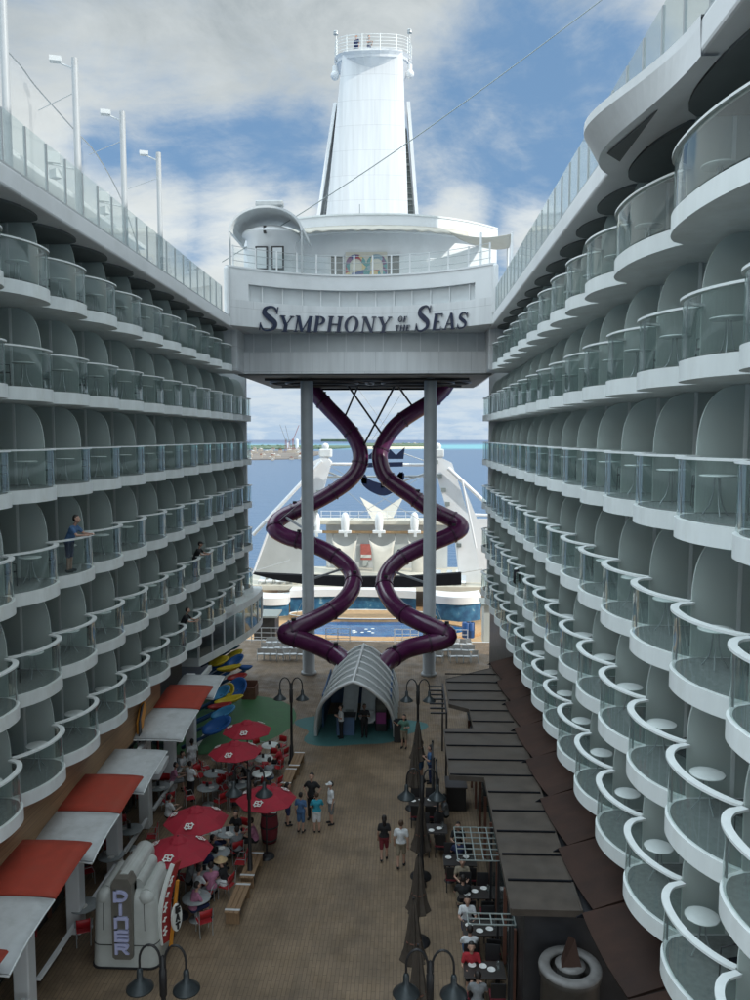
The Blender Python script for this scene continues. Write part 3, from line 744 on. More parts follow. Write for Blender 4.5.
# ------------------------------------------------------------------ lettering, drawn as strokes
SK = [0]
def yo_(y0):
    SK[0] = (SK[0]+1) % 9; return y0-.0025*SK[0]
def stroke(m, p0, p1, w0, w1=None, y0=0, y1=.1):
    y0 = yo_(y0)
    w1 = w0 if w1 is None else w1
    m.prism([(p0[0]-w0/2,p0[1]),(p0[0]+w0/2,p0[1]),(p1[0]+w1/2,p1[1]),(p1[0]-w1/2,p1[1])], y0, y1, 'y')
def hbar(m, x0, x1, z, h, y0=0, y1=.1): m.prism([(x0,z),(x1,z),(x1,z+h),(x0,z+h)], yo_(y0), y1, 'y')
def ring(m, cx, cz, ro, zo, ri, zi, a0=0, a1=2*PI, y0=0, y1=.1, n=26):
    y0 = yo_(y0)
    for i in range(n):
        a, b = a0+(a1-a0)*i/n, a0+(a1-a0)*(i+1)/n
        m.prism([(cx+ro*cos(a),cz+zo*sin(a)),(cx+ro*cos(b),cz+zo*sin(b)),(cx+ri*cos(b),cz+zi*sin(b)),(cx+ri*cos(a),cz+zi*sin(a))], y0, y1, 'y')
def ribbon(m, pts, ws, y0=0, y1=.1, k=6):
    P = smooth_path([(x,z,0) for x,z in pts], k); n = len(P)
    def wat(i): u = i/(n-1)*(len(ws)-1); j = min(int(u), len(ws)-2); return ws[j]+(ws[j+1]-ws[j])*(u-j)
    e = []
    for i in range(n):
        tt = (P[min(i+1,n-1)]-P[max(i-1,0)]).normalized(); nn = Vector((-tt.y,tt.x,0)); w = wat(i)/2
        e.append(((P[i]+nn*w)[0],(P[i]+nn*w)[1],(P[i]-nn*w)[0],(P[i]-nn*w)[1]))
    for a, b in zip(e[:-1], e[1:]): m.prism([(a[0],a[1]),(b[0],b[1]),(b[2],b[3]),(a[2],a[3])], y0, y1, 'y')
K, T_ = .19, .06       # thick and thin strokes of a serif face, cap height 1
def serif(m, x, z, w=.30, h=.045): hbar(m, x-w/2, x+w/2, z, h)
def glyph(ch):
    m = MB(); w = .7
    if ch == 'S':
        w = .62; ribbon(m, [(.54,.78),(.44,.93),(.29,.965),(.13,.87),(.13,.69),(.33,.52),(.52,.36),(.53,.16),(.34,.035),(.16,.06),(.05,.24)], [.05,.06,.07,.13,.17,.20,.17,.13,.07,.06,.05])
        stroke(m, (.55,.70),(.55,.98),.035); stroke(m, (.04,.02),(.04,.32),.035)
    elif ch == 'Y':
        w = .76; stroke(m,(.38,.42),(.12,.96),K,K*.95); stroke(m,(.38,.42),(.64,.96),T_); stroke(m,(.38,0),(.38,.47),K); serif(m,.12,.955); serif(m,.64,.955,.24); serif(m,.38,0,.34)
    elif ch == 'M':
        w = .98; stroke(m,(.13,0),(.13,1),T_); stroke(m,(.47,.03),(.16,1),K*.9); stroke(m,(.47,.03),(.82,1),T_); stroke(m,(.84,0),(.84,1),K); serif(m,.13,0,.24); serif(m,.84,0,.32); hbar(m,.0,.22,.955,.045); hbar(m,.78,.97,.955,.045)
    elif ch == 'P':
        w = .66; stroke(m,(.17,0),(.17,1),K); ring(m,.26,.73,.36,.27,.18,.215,-PI/2,PI/2); serif(m,.17,0,.34); hbar(m,.03,.28,.955,.045); hbar(m,.17,.28,.46,.05)
    elif ch == 'H':
        w = .86; stroke(m,(.17,0),(.17,1),K); stroke(m,(.69,0),(.69,1),K); hbar(m,.17,.69,.48,.06)
        for x in (.17,.69): serif(m,x,0,.32); serif(m,x,.955,.32)
    elif ch == 'O':
        w = .84; ring(m,.42,.5,.40,.52,.22,.465)
    elif ch == 'N':
        w = .84; stroke(m,(.15,0),(.15,1),T_); stroke(m,(.68,.0),(.18,1),K); stroke(m,(.69,0),(.69,1),T_); serif(m,.15,0,.26); serif(m,.69,.955,.26); hbar(m,.02,.22,.955,.045)
    elif ch == 'F':
        w = .6; stroke(m,(.17,0),(.17,1),K); hbar(m,.05,.58,.945,.055); hbar(m,.17,.44,.49,.055); serif(m,.17,0,.34); stroke(m,(.56,.8),(.56,.98),.035)
    elif ch == 'T':
        w = .68; stroke(m,(.34,0),(.34,1),K); hbar(m,.02,.66,.945,.055); serif(m,.34,0,.34); stroke(m,(.035,.78),(.035,.98),.035); stroke(m,(.645,.78),(.645,.98),.035)
    elif ch == 'E':
        w = .64; stroke(m,(.17,0),(.17,1),K); hbar(m,.05,.58,.945,.055); hbar(m,.17,.46,.49,.055); hbar(m,.05,.60,0,.055); stroke(m,(.56,.8),(.56,.98),.035); stroke(m,(.585,.02),(.585,.22),.035)
    elif ch == 'A':
        w = .8; stroke(m,(.13,0),(.38,1),T_,T_); stroke(m,(.66,0),(.40,1),K,K*.8); hbar(m,.2,.6,.32,.05); serif(m,.13,0,.24); serif(m,.65,0,.32)
    return m, w
def letter(ch, x, z, hgt, wid, parent, yfn, mt, slant=.16):
    m, w = glyph(ch); s = wid/w; sc = hgt
    yb = yfn(x+wid/2); sl = (yfn(x+wid)-yfn(x))/wid
    vs = []
    for (a, b, c) in m.v:
        X = x+a*s+slant*c*sc; vs.append((X, yb+(X-(x+wid/2))*sl-.13+b, z+c*sc))
    m.v = vs; wb(m, 'letter_'+ch.lower(), mt, parent)
t = empty('ship_name_sign', (CX, 46.3, 21.9)); tag(t, 'dark blue serif lettering SYMPHONY OF THE SEAS across the bridge front', 'sign')
def px2(x, y): # photo point on the curved band
    Y = 46
    for _ in range(4): p = aty(x, y, Y); Y = by(p.x)-.1
    return p
def word(txt, x0, x1, yb0, yb1, yt0, yt1):
    ws = [glyph(c)[1] for c in txt]; gap = .07; tot = sum(ws)+gap*(len(ws)-1); u = 0
    for c, w in zip(txt, ws):
        f0 = u/tot; f1 = (u+w)/tot
        xa, xb = x0+(x1-x0)*f0, x0+(x1-x0)*f1; yb = yb0+(yb1-yb0)*(f0+f1)/2; yt = yt0+(yt1-yt0)*(f0+f1)/2
        A = px2(xa, yb); B = px2(xb, yb); C_ = px2((xa+xb)/2, yt)
        letter(c, A.x, A.z, C_.z-A.z, (B.x-A.x)*.97, t, by, NAVY); u += w+gap
word('S', 258, 276.5, 330.5, 330.5, 305.5, 305.5)
word('YMPHONY', 278, 390, 331.5, 333, 315.5, 317)
word('OF', 397.5, 406.5, 321.8, 321.8, 316.3, 316.3)
word('THE', 394.5, 409.5, 331.2, 330.8, 325.2, 325.0)
word('S', 414, 428.5, 332, 332, 305.5, 305.5)
word('EAS', 431, 466, 331, 329, 314, 312)

# ------------------------------------------------------------------ deck house on the bridge
t = empty('bridge_deckhouse', (CX, 54, ZT)); tag(t, 'curved white deckhouse with a colourful mural under the tall tower', 'ship building')
def hy(x): return 50.3+3.6*min(1.3, abs((x-CX)/8.4))**2.4
hx = [-11.2+i*(17.2)/40 for i in range(41)]
def hs(m, z0, z1, yo, xa=-11.2, xb=6.0, back=58):
    P = [x for x in hx if xa-1e-6 <= x <= xb+1e-6]
    m.prism([(x, hy(x)+yo) for x in P]+[(x, back) for x in reversed(P)], z0, z1)
m = MB(); hs(m, ZT, 28.35, 0); wb(m, 'wall', W, t)
m = MB(); hs(m, 28.35, 29.35, -.5); wb(m, 'parapet', W, t)
m = MB(); hs(m, 29.35, 29.45, -.56); wb(m, 'roof_edge', BAND, t)
m = MB(); m.sheet([[Vector((x, hy(x)-.45-1.25*u, 28.75-.55*u-.12*sin(3.2*(x-CX))**2*u)) for x in hx[6:36]] for u in (0,.5,1)]); o = wb(m, 'canopy', SAILM, t); solidify(o, .05)
for xa, xb in ((331,342.5),(387.5,399.5)):
    a = aty(xa, 283, 50.2); b = aty(xb, 255.5, 50.2)
    m = MB(); m.box(((a.x+b.x)/2, hy((a.x+b.x)/2)-.03, (a.z+b.z)/2), (b.x-a.x,.1,b.z-a.z)); o = wb(m, 'window', GLDOOR, t)
    f = MB(); w_ = b.x-a.x
    for q in (a.x-.04, b.x+.04): f.box((q, hy(q)-.05, (a.z+b.z)/2), (.08,.12,b.z-a.z+.1))
    f.box(((a.x+b.x)/2, hy(a.x)-.05, b.z+.05), (w_+.2,.12,.08)); f.build('frame', W, o)
    if False: pass
a = aty(345.5, 284, 50.1); b = aty(387, 254, 50.1); mc = (a.x+b.x)/2; mr = (b.x-a.x)/4
m = MB(); m.prism([(a.x,a.z-.3),(b.x,a.z-.3),(b.x,b.z+.15),(a.x,b.z+.15)], hy(mc)-.14, hy(mc)-.02, 'y'); o = wb(m, 'mural_panel', CREAM, t)
p = MB()
for s in (-1,1):
    c = mc+s*mr; n = 20; zc = b.z-mr
    po = [(c+mr*cos(PI*i/n), zc+mr*sin(PI*i/n)) for i in range(n+1)]; pi_ = [(c+mr*.60*cos(PI*i/n), zc+mr*.60*sin(PI*i/n)) for i in range(n+1)]
    for i in range(n): p.prism([po[i],po[i+1],pi_[i+1],pi_[i]], hy(mc)-.18, hy(mc)-.145, 'y')
    for q in ((c-mr, c-mr*.60),(c+mr*.60, c+mr)): p.prism([(q[0],a.z-.2),(q[1],a.z-.2),(q[1],zc),(q[0],zc)], hy(mc)-.18, hy(mc)-.145, 'y')
p.prism([(a.x+.1,a.z-.2),(b.x-.1,a.z-.2),(b.x-.5,a.z+.9),(a.x+.5,a.z+.9)], hy(mc)-.178, hy(mc)-.142, 'y')
o2 = p.build('mural', PATCH, o)
m = MB(); m.tube([(-3.1,51.5,29.4),(-3.1,51.5,30.5)], .03, 6); m.cyl((-3.1,51.5,29.4),.12,.12,8); wb(m, 'whip_antenna', STEEL, t)
# kiosk with arched roof at the left
a = aty(262, 282, 46.5)
t = empty('lookout_kiosk', (a.x+.9, 47, ZT)); tag(t, 'round white lookout kiosk under an arched canopy at the left of the bridge deck', 'kiosk')
kc = (aty(272,270,47.5).x, 47.4)
m = MB(); m.cyl((kc[0],kc[1],ZT-.55), 1.85, .75, 28, 1.95); wb(m, 'base_drum', W, t)
m = MB(); m.lathe([(1.45,ZT+.1),(1.45,ZT+2.3),(1.75,ZT+2.5),(1.7,ZT+2.65),(.9,ZT+3.0),(0,ZT+3.05)], 28, (kc[0],kc[1],0)); wb(m, 'cabin', W, t)
for s in (-.32,.62):
    m = MB(); m.box((kc[0]+s, kc[1]-1.5, ZT+.95), (.72,.12,1.35)); o = wb(m, 'window_frame', BLACK, t)
    g = MB(); g.box((kc[0]+s, kc[1]-1.57, ZT+.95), (.54,.05,1.15)); g.build('pane', GREYP, o)
m = MB(); n = 20; cz = ZT+2.35; rad = 2.15
A = [(kc[0]+rad*cos(PI*i/n), cz+1.45*sin(PI*i/n)) for i in range(n+1)]; Bq = [(kc[0]+(rad-.13)*cos(PI*i/n), cz+1.32*sin(PI*i/n)) for i in range(n+1)]
for i in range(n): m.prism([A[i],A[i+1],Bq[i+1],Bq[i]], kc[1]-2.0, kc[1]+1.8, 'y')
wb(m, 'arched_canopy', GREYP, t)
m = MB(); m.box((kc[0]+.2, kc[1]-1.6, cz+1.62), (1.6,.5,.34), bev=.08); wb(m, 'roof_box', STEEL, t)
for s in (-1,1):
    m = MB(); m.tube([(kc[0]+s*(rad-.07),kc[1]-1.9,ZT),(kc[0]+s*(rad-.07),kc[1]-1.9,cz)], .06, 8); wb(m, 'post', STEEL, t)
m = MB(); m.box((kc[0]-.1, kc[1]-1.55, ZT+2.55), (.16,.3,.42)); wb(m, 'floodlight', BLACK, t)
# shade sail at the right
t = empty('shade_sail', (3.6, 49.5, ZT)); tag(t, 'tan shade sail stretched between white posts at the right of the bridge', 'shade sail')
Pq = [aty(449,232,49), aty(512,234,48), aty(508,248,50), aty(484,243,53)]
g = []
for i in range(9):
    r_ = []
    for j in range(9):
        u, v = i/8, j/8
        q = (Pq[0]*(1-u)+Pq[1]*u)*(1-v)+(Pq[3]*(1-u)+Pq[2]*u)*v
        q = q+Vector((0,0,-.55*(sin(PI*u)*(1-.3*v)+sin(PI*v))*.5)); r_.append(q)
    g.append(r_)
m = MB(); m.sheet(g); o = wb(m, 'sail_fabric', SAILM, t); solidify(o, .04)
for p_ in (Pq[1], aty(481,234,48.5), Pq[2]):
    m = MB(); m.tube([(p_.x,p_.y,ZT),(p_.x,p_.y,p_.z+.1)], .07, 8); wb(m, 'post', W, t)

# ================================================================== TOWER
YT = 64.0
t = empty('ship_tower', (aty(368,232,YT).x, YT, 26)); tag(t, 'tall tapering white tower with a bowl shaped platform rising behind the bridge', 'tower')
def tx(x, y): q = aty(x, y, YT); return q.x, q.z
bl, br = tx(325.5,230), tx(408.5,230); tl, tr_ = tx(342.5,62), tx(403,62)
def lerp(a, b, u): return a+(b-a)*u
zt = tl[1]; z0t = 25.5; rows = []
for i in range(13):
    u = i/12; z = lerp(z0t, zt+.6, u); f = (z-bl[1])/(zt-bl[1]); xl = lerp(bl[0], tl[0], f); xr = lerp(br[0], tr_[0], f); dp = lerp(5.5, 4.2, u)
    ring_ = []
    for j in range(15):
        v = j/14; x = lerp(xl, xr, v); ring_.append(Vector((x, YT-.4*(1-abs(2*v-1)**2.6)-.5, z)))
    for v in (1,.5,0): ring_.append(Vector((lerp(xl,xr,v), YT+dp, z)))
    ring_.append(ring_[0].copy()); rows.append(ring_)
m = MB(); m.sheet(rows, False); m.add([p for p in rows[-1][:-1]], [tuple(range(18))]); wb(m, 'shaft', PLT, t)
# bowl platform
pl, pr_ = tx(332,49), tx(412.5,47); cxp = (pl[0]+pr_[0])/2; hw = (pr_[0]-pl[0])/2; zc = tx(370,64)[1]
m = MB(); n = 28; rws = []
zc -= .55
for (r, dz) in ((.01,-.12),(.74,-.12),(1.0,.72),(.97,.74),(.93,.4),(0.01,.3)):
    rws.append([Vector((cxp+hw*r*cos(2*PI*j/n), YT+2.0+3.9*r*sin(2*PI*j/n), zc+dz+(.9*abs(r*cos(2*PI*j/n))**2.2))) for j in range(n+1)])
m.sheet(rws[::-1], False); wb(m, 'platform_bowl', W, t)
m = MB()
for k in range(5):
    m = MB(); m.tube([(cxp+hw*.98*cos(2*PI*j/n), YT+2.0+3.85*sin(2*PI*j/n), zc+.95+.24*k+.9*abs(cos(2*PI*j/n))**2.2) for j in range(n)], .022, 5, closed=True); wb(m, 'guard_rail', BAND, t)
for j in range(14):
    a = 2*PI*j/14; m = MB(); e_ = .9*abs(cos(a))**2.2; m.tube([(cxp+hw*.98*cos(a), YT+2.0+3.85*sin(a), zc+.7+e_),(cxp+hw*.98*cos(a), YT+2.0+3.85*sin(a), zc+1.95+e_)], .035, 5); wb(m, 'rail_post', BAND, t)
for s in (-1,1):
    x = cxp+s*hw*.93
    m = MB(); m.tube([(x,YT+1,zc+1.2),(x,YT+1,zc+3.4)], .05, 6); m.cyl((x,YT+1,zc+3.3),.2,.12,10); m.sphere((x,YT+1,zc+3.5),.2,10,(1,1,.6)); wb(m, 'lamp_mast', STEEL, t)
    m = MB(); m.sphere((x+s*.02,YT+.3,zc-.15),.36,10); m.cyl((x+s*.02,YT+.3,zc+.05),.2,.5,10); wb(m, 'side_lamp', W, t)
# side fins with ladder-like grating between fin and shaft
for s, top, bot, it, ib in ((-1,(335.2,104),(316.5,232),(341,106),(325,232)),(1,(408.3,103),(418,232),(404.5,104),(408.6,232))):
    a, b = tx(*top), tx(*bot); c, d = tx(*it), tx(*ib); f = (26-b[1])/(a[1]-b[1])
    bx = lerp(b[0], a[0], f); dx = lerp(d[0], c[0], f)
    m = MB(); m.prism([(a[0]-.12,a[1]),(a[0]+.14,a[1]),(bx+.14,26),(bx-.14,26)], YT-.3, YT+2.2, 'y'); wb(m, 'side_fin', W, t)
    m = MB()
    e0, e1 = (a[0]+.14, c[0]) if s < 0 else (c[0], a[0]-.14); g0, g1 = (bx+.14, dx) if s < 0 else (dx, bx-.14)
    m.prism([(e0,a[1]-1.5),(e1,a[1]-1.5),(g1,26),(g0,26)], YT+1.2, YT+1.5, 'y'); wb(m, 'grating', PILL if s < 0 else TRIM, t)
    m = MB()
    for ea, ga in ((e0,g0),(e1,g1)): m.bar((ea, YT+1.1, a[1]-1.6), (ga, YT+1.1, 27), .06)
    for k in range(30):
        u = k/29; z = lerp(a[1]-1.6, 27, u); m.box((lerp((e0+e1)/2,(g0+g1)/2,u), YT+1.1, z), (abs(lerp(e1-e0,g1-g0,u)),.1,.05 if k%6 else .16))
    wb(m, 'ladder', BAND, t)

# ================================================================== LEFT TOP DECK
t = empty('upper_deckhouse', (-17, 32, TOP1)); tag(t, 'long white upper deckhouse with bright windows behind the left glass screen', 'ship building')
m = MB(); m.box((-17.4, 27, TOP1+2.2), (3.4,36,4.4), bev=.1); wb(m, 'wall', W, t)
m = MB(); m.box((-15.5, 27, TOP1+4.1), (1.0,36.2,.25), bev=.05); wb(m, 'eave', W, t)
for k in range(20):
    m = MB(); m.box((-15.68, 10.5+1.75*k, TOP1+1.9), (.06,1.0+.3*(k%3==0),1.7)); wb(m, 'window', GLG, t)
for i, (xa, ya) in enumerate(((10,-40),(79,66),(124.5,121),(159.5,162))):
    Y = 12.5*780/(407-xa)*1.0; q = aty(xa, 200, Y); x = q.x
    o = empty('floodlight_mast', (x, Y, TOP1)); tag(o, ['tallest looking white floodlight mast at the far left edge of the photo','white floodlight mast second from the left on the top deck','white floodlight mast third from the left on the top deck','white floodlight mast nearest the tower on the left top deck'][i], 'mast', 'white masts along the left top deck')
    zt_ = 29.6
    m = MB(); m.tube([(0,0,0),(0,0,zt_-TOP1)], .125, 12); m.build('pole', PILL, o)
    m = MB(); m.tube([(0,0,zt_-TOP1-.4),(-.55,.05,zt_-TOP1-.15)], .035, 6); m.box((-.75,.05,zt_-TOP1+.0), (.42,.3,.18), rz=.3); m.build('lamp_head', GREYP, o)
    if i < 3:
        m = MB(); m.tube([(0,0,3.3),(-.9,-.1,3.5)], .03, 6); m.box((-.95,0,3.75), (.5,.35,.4), rz=.4); m.box((-.9,.1,3.2), (.4,.3,.3), rz=-.5); m.build('lower_floodlight', GREYP, o)
    m = MB(); m.tube([(0,0,zt_-TOP1-1.2),(-2.0,1.2,zt_-TOP1-1.35)], .015, 5); m.build('net_stay', STEEL, o)
m = MB(); g = []
top = [(-14.5,16,29.3),(-14.5,22,29.6),(-14.5,29,29.5),(-14.5,31,29.2),(-14.5,34.5,28.9),(-14.5,37,28.7),(-14.5,40,27.6),(-14.5,42.5,25.6),(-14.5,43.6,23.6)]
TP = smooth_path(top, 4)
m.sheet([[p for p in TP],[Vector((p.x, p.y, TOP1+.1+(p.z-TOP1)*.5)) for p in TP],[Vector((p.x,p.y,TOP1+.1)) for p in TP]])
t = m.build('sports_net', NET); tag(t, 'large sagging grey sports net hung between the left deck masts', 'net')
m = MB(); m.tube(TP, .03, 5); m.build('edge_rope', STEEL, t)
# slim wire across the sky
a = aty(620,-14,40); b = aty(222,262,49)
m = MB(); m.tube([a.lerp(b,i/16)+Vector((0,0,-.5*sin(PI*i/16))) for i in range(17)], .026, 6); o = m.build('zip_line_wire', TRIM); tag(o, 'thin grey wire running diagonally across the sky in front of the tower', 'wire')
# ================================================================== PILLARS AND SLIDES
for i, xp in enumerate((308, 429.5)):
    g = aty(xp, 560, 50.2)
    o = empty('bridge_pillar', (g.x, 50.2, 0)); tag(o, ['grey round pillar under the bridge behind the left purple slide','grey round pillar under the bridge behind the right purple slide'][i], 'pillar', 'grey pillars carrying the bridge')
    m = MB(); m.lathe([(.43,.0),(.43,.06),(.41,.07),(.41,ZB0-.1)], 28); m.build('shaft', PILL, o)
    m = MB(); m.lathe([(0,.16),(.50,.16),(.52,.12),(.52,.02),(.5,.0)], 24); m.build('base_ring', PILL, o)
LS = [(310,386,57.5),(316,394,57.3),(328.4,408,57),(342,422,56.7),(354.4,435.7,56.4),(361,449.5,56.1),(361.3,463.4,55.8),(352.7,477,55.6),(337,489.5,55.4),(318,500.5,55.2),(300.6,508.5,55),(284,516,54.8),(275.5,523.5,54.4),(275.8,530.5,54),(287,537,53.8),(301,541,53.6),(318,547,53.4),(335,556,53.1),(348,567,52.7),(353.5,579,52.2),(350,592.5,51.5),(338,606,50.8),(319.6,617.5,50.2),(301,625.4,49.6),(288,631.5,49.0),(286.5,635,48.6),(300,639.4,48.1),(319.6,646.5,47.3),(334.5,654,46.5),(347,663,45.4),(352,668,44.6)]
RS = [(447,384,57.5),(441.5,391.5,57.3),(429,403,57),(415.5,411.4,56.8),(400,422,56.6),(387.7,434,56.4),(379.5,449.5,56.1),(379,463,55.8),(386,477,55.6),(400,488,55.4),(412,496,55.2),(425,506,55),(443,515,54.8),(457.5,522.5,54.5),(460.5,529,54.1),(449,536,53.8),(425,546,53.4),(403,557,53),(389,570,52.7),(384,583.3,52.2),(388.5,597,51.5),(399,609.5,50.9),(417,620.5,50.2),(437,629,49.6),(448,635,49),(443,640,48.6),(426,644,48.1),(407,649,47.3),(393,657,46.3),(383,665,45.2),(379,671,44.4)]
for side, PTS in (('left', LS), ('right', RS)):
    sg = -1 if side == 'left' else 1; W3 = [aty(p[0]+sg*(1.3 if 430 < p[1] < 475 else 0), p[1], p[2]-1.7*math.exp(-((p[2]-50)/1.8)**2)) for p in PTS]; path = smooth_path(W3, 5)
    o = empty('water_slide', (W3[-1].x, W3[-1].y, 0)); tag(o, f'dark purple winding slide tube descending on the {side} side into the white tunnel', 'slide', 'twin purple slides')
    m = MB(); m.tube(path, .575, 18); wb(m, 'tube', PURP, o)
    for k in range(8, len(path)-6, 11):
        a = path[k]; d = (path[k+1]-path[k-1]).normalized()
        m = MB(); m.tube([a-d*.06, a+d*.06], .625, 18); wb(m, 'flange', PUR2, o)
        if k % 2 == 0: m = MB(); m.box((a.x+.1, a.y-.1, a.z+.68), (.25,.25,.14)); wb(m, 'hanger_lug', BLACK, o)
    px_ = (308 if side == 'left' else 429.5); pc = aty(px_, 560, 50.2)
    for (bx, by_, idx) in ((321,506,11),(330,572,18),(322,598,22)):
        q = path[min(idx*5, len(path)-1)]
        z = q.z+.4
        m = MB(); m.bar((pc.x, 50.2, z-.9), (q.x, q.y, q.z), .12); wb(m, 'bracket', STEEL, o)
    s = -1 if side == 'left' else 1
    for dx, k in ((1.2,16),(2.6,28)):
        q = path[k]; m = MB(); m.tube([(q.x-s*dx, q.y-1.5, ZB0), (q.x, q.y, q.z+.5)], .07, 6); wb(m, 'hanger_strut', BLACK, o)
    for idx in (12, 16, 24):
        q = W3[min(idx, len(W3)-1)]
        m = MB(); m.tube([(pc.x, 50.2, q.z+2.2), q], .02, 4); wb(m, 'stay_cable', STEEL, o)
# ------------------------------------------------------------------ white ribbed tunnel
tc_ = Vector((-2.65, 41, 0))
o = empty('arched_tunnel', tc_); tag(o, 'white ribbed arched tunnel at the foot of the purple slides', 'canopy')
def arch(u, v, e=0):  # u along depth 0..1, v across 0..1
    a = PI*v; x = -cos(a)*(2.0+e); z = (sin(a)**.8)*(3.05+e)+.35*max(0,1-abs(v-.5)*5)*1.0
    y0 = 39.5-1.7*sin(a)**1.1; y1 = 45.0+.5*sin(a)
    return Vector((tc_.x+x+.12*u, lerp(y0, y1, u), z*(1-.06*u)))
m = MB(); m.sheet([[arch(i/10, j/24) for j in range(25)] for i in range(11)]); s_ = wb(m, 'shell', TENT, o); solidify(s_, .06)
for i in range(7):
    m = MB(); m.tube([arch(i/6, j/28, .07) for j in range(29)], .065 if i else .085, 6); wb(m, 'rib', W, o)
m = MB(); m.tube([arch(i/8, .5, .1) for i in range(9)], .08, 6); wb(m, 'ridge', W, o)
m = MB(); m.prism([(q_.x*.985+tc_.x*.015, q_.z*.95) for q_ in [arch(.93, j/24, -.08) for j in range(25)]], 44.6, 44.7, 'y'); wb(m, 'rear_wall', DBLUE, o)
for s in (-1,1):
    m = MB(); m.box((tc_.x+s*1.82, 43, .9), (.08,4.6,1.8)); wb(m, 'side_lining', DBLUE, o)
for i, x in enumerate((-.42,.62)):
    c = empty('slide_trough', (tc_.x+x, 42.3, 0)); tag(c, ['polished steel slide exit trough in the tunnel, the left one','polished steel slide exit trough in the tunnel, the right one'][i], 'slide', 'steel slide exits in the tunnel')
    n = 10; g = []
    for k in range(9):
        u = k/8; yy = 40.3+u*4.8; zz_ = .42+2.0*u**1.6
        g.append([Vector((tc_.x+x+.42*cos(PI+PI*j/n), yy, zz_+.30+.30*sin(PI+PI*j/n))) for j in range(n+1)])
    m = MB(); m.sheet(g); s_ = wb(m, 'trough', SILV, c); solidify(s_, .03)
    for k in (1,5): m = MB(); m.box((tc_.x+x, 40.5+k*.9, .22+.15*k), (.5,.1,.44+.3*k)); wb(m, 'support', STEEL, c)
o = empty('control_desk', (tc_.x-.55, 39.9, 0)); tag(o, 'dark blue desk in front of the steel slide exits', 'desk')
m = MB(); m.prism([(39.6,0),(40.2,0),(40.2,1.0),(39.75,.95)], tc_.x-1.0, tc_.x-.05, 'x'); wb(m, 'body', DBLUE, o)
m = MB(); m.box((tc_.x-.52,39.95,1.0), (1.05,.7,.05)); wb(m, 'worktop', BLACK, o)
o = empty('ticket_machine', (tc_.x+1.32, 40.3, 0)); tag(o, 'dark machine with a magenta front inside the tunnel', 'machine')
m = MB(); m.box((tc_.x+1.32,40.5,.85), (.62,.6,1.7), bev=.05); wb(m, 'cabinet', BLACK, o)
m = MB(); m.box((tc_.x+1.32,40.18,.75), (.5,.03,.6)); wb(m, 'front_panel', PINKM, o)
m = MB(); m.box((tc_.x+1.32,40.18,1.35), (.44,.03,.3)); wb(m, 'screen', GLDOOR, o)
g = atz(400,741); o = empty('waste_bin', (g.x, g.y, 0)); tag(o, 'black square bin standing right of the white tunnel', 'bin')
m = MB(); m.box((0,0,.5), (.62,.5,1.0), bev=.03); m.build('body', BLACK, o); m = MB(); m.box((0,-.02,1.06), (.7,.56,.1), bev=.03); m.build('lid', BLK2, o)

# ================================================================== AQUATHEATER
def ell(cx, cy, rx, ry, n=48): return [(cx+rx*cos(2*PI*i/n), cy+ry*sin(2*PI*i/n)) for i in range(n)]
m = MB(); m.add([(-26,58.6,-2.62),(21,58.6,-2.62),(21,99,-2.62),(-26,99,-2.62)], [(0,1,2,3)]); struct(m.build('theater_floor', TAN))
m = MB(); m.box((-2.5,58.55,-1.8), (46,.2,3.6)); struct(m.build('boardwalk_edge', WD))
# low sea level hull of the stern
m = MB(); m.box((-2.5,78,-10), (42,44,12.6)); o = m.build('stern_hull', W); tag(o, 'white stern hull of the ship under the open theater', 'ship building')
# pool
pc = aty(375,634,70)
o = empty('aqua_pool', (pc.x, 70, -3.4)); tag(o, 'blue oval pool with a wooden rim in the open theater', 'pool')
PR, PY_ = 8.6, 3.2
m = MB(); m.prism(ell(pc.x,72.2,PR,PY_), -2.56, -2.5); wb(m, 'water', POOL, o)
m = MB(); a_ = ell(pc.x,72.2,PR+1.5,PY_+1.3); b_ = ell(pc.x,72.2,PR,PY_)
n = 48
m.add([(x,y,-2.38) for x,y in a_]+[(x,y,-2.38) for x,y in b_]+[(x,y,-2.7) for x,y in a_]+[(x,y,-2.6) for x,y in b_], [(i,(i+1)%n,n+(i+1)%n,n+i) for i in range(n)]+[(2*n+i,2*n+(i+1)%n,(i+1)%n,i) for i in range(n)]+[(n+i,n+(i+1)%n,3*n+(i+1)%n,3*n+i) for i in range(n)]); wb(m, 'rim', TANW, o)
m = MB()
for k in range(9):
    x, y = pc.x+random.uniform(-2.2,.8), 69+random.uniform(-.6,1.2); m.lathe([(0,-2.46),(.18,-2.49)], 8, (x,y+2.3,0))
wb(m, 'water_jets', LETW, o)
# raised rear stage
o = empty('theater_stage', (pc.x, 76, -3.6)); tag(o, 'tan stage platform behind the oval pool', 'stage')
m = MB(); m.prism(ell(pc.x-1.5,77.0,7.4,2.0), -2.62, -2.2); wb(m, 'platform', TAN, o)
m = MB(); m.tube([(x,y,-2.18) for x,y in ell(pc.x-1.5,77.0,7.4,2.0)], .06, 5, closed=True); wb(m, 'edge_trim', WD, o)
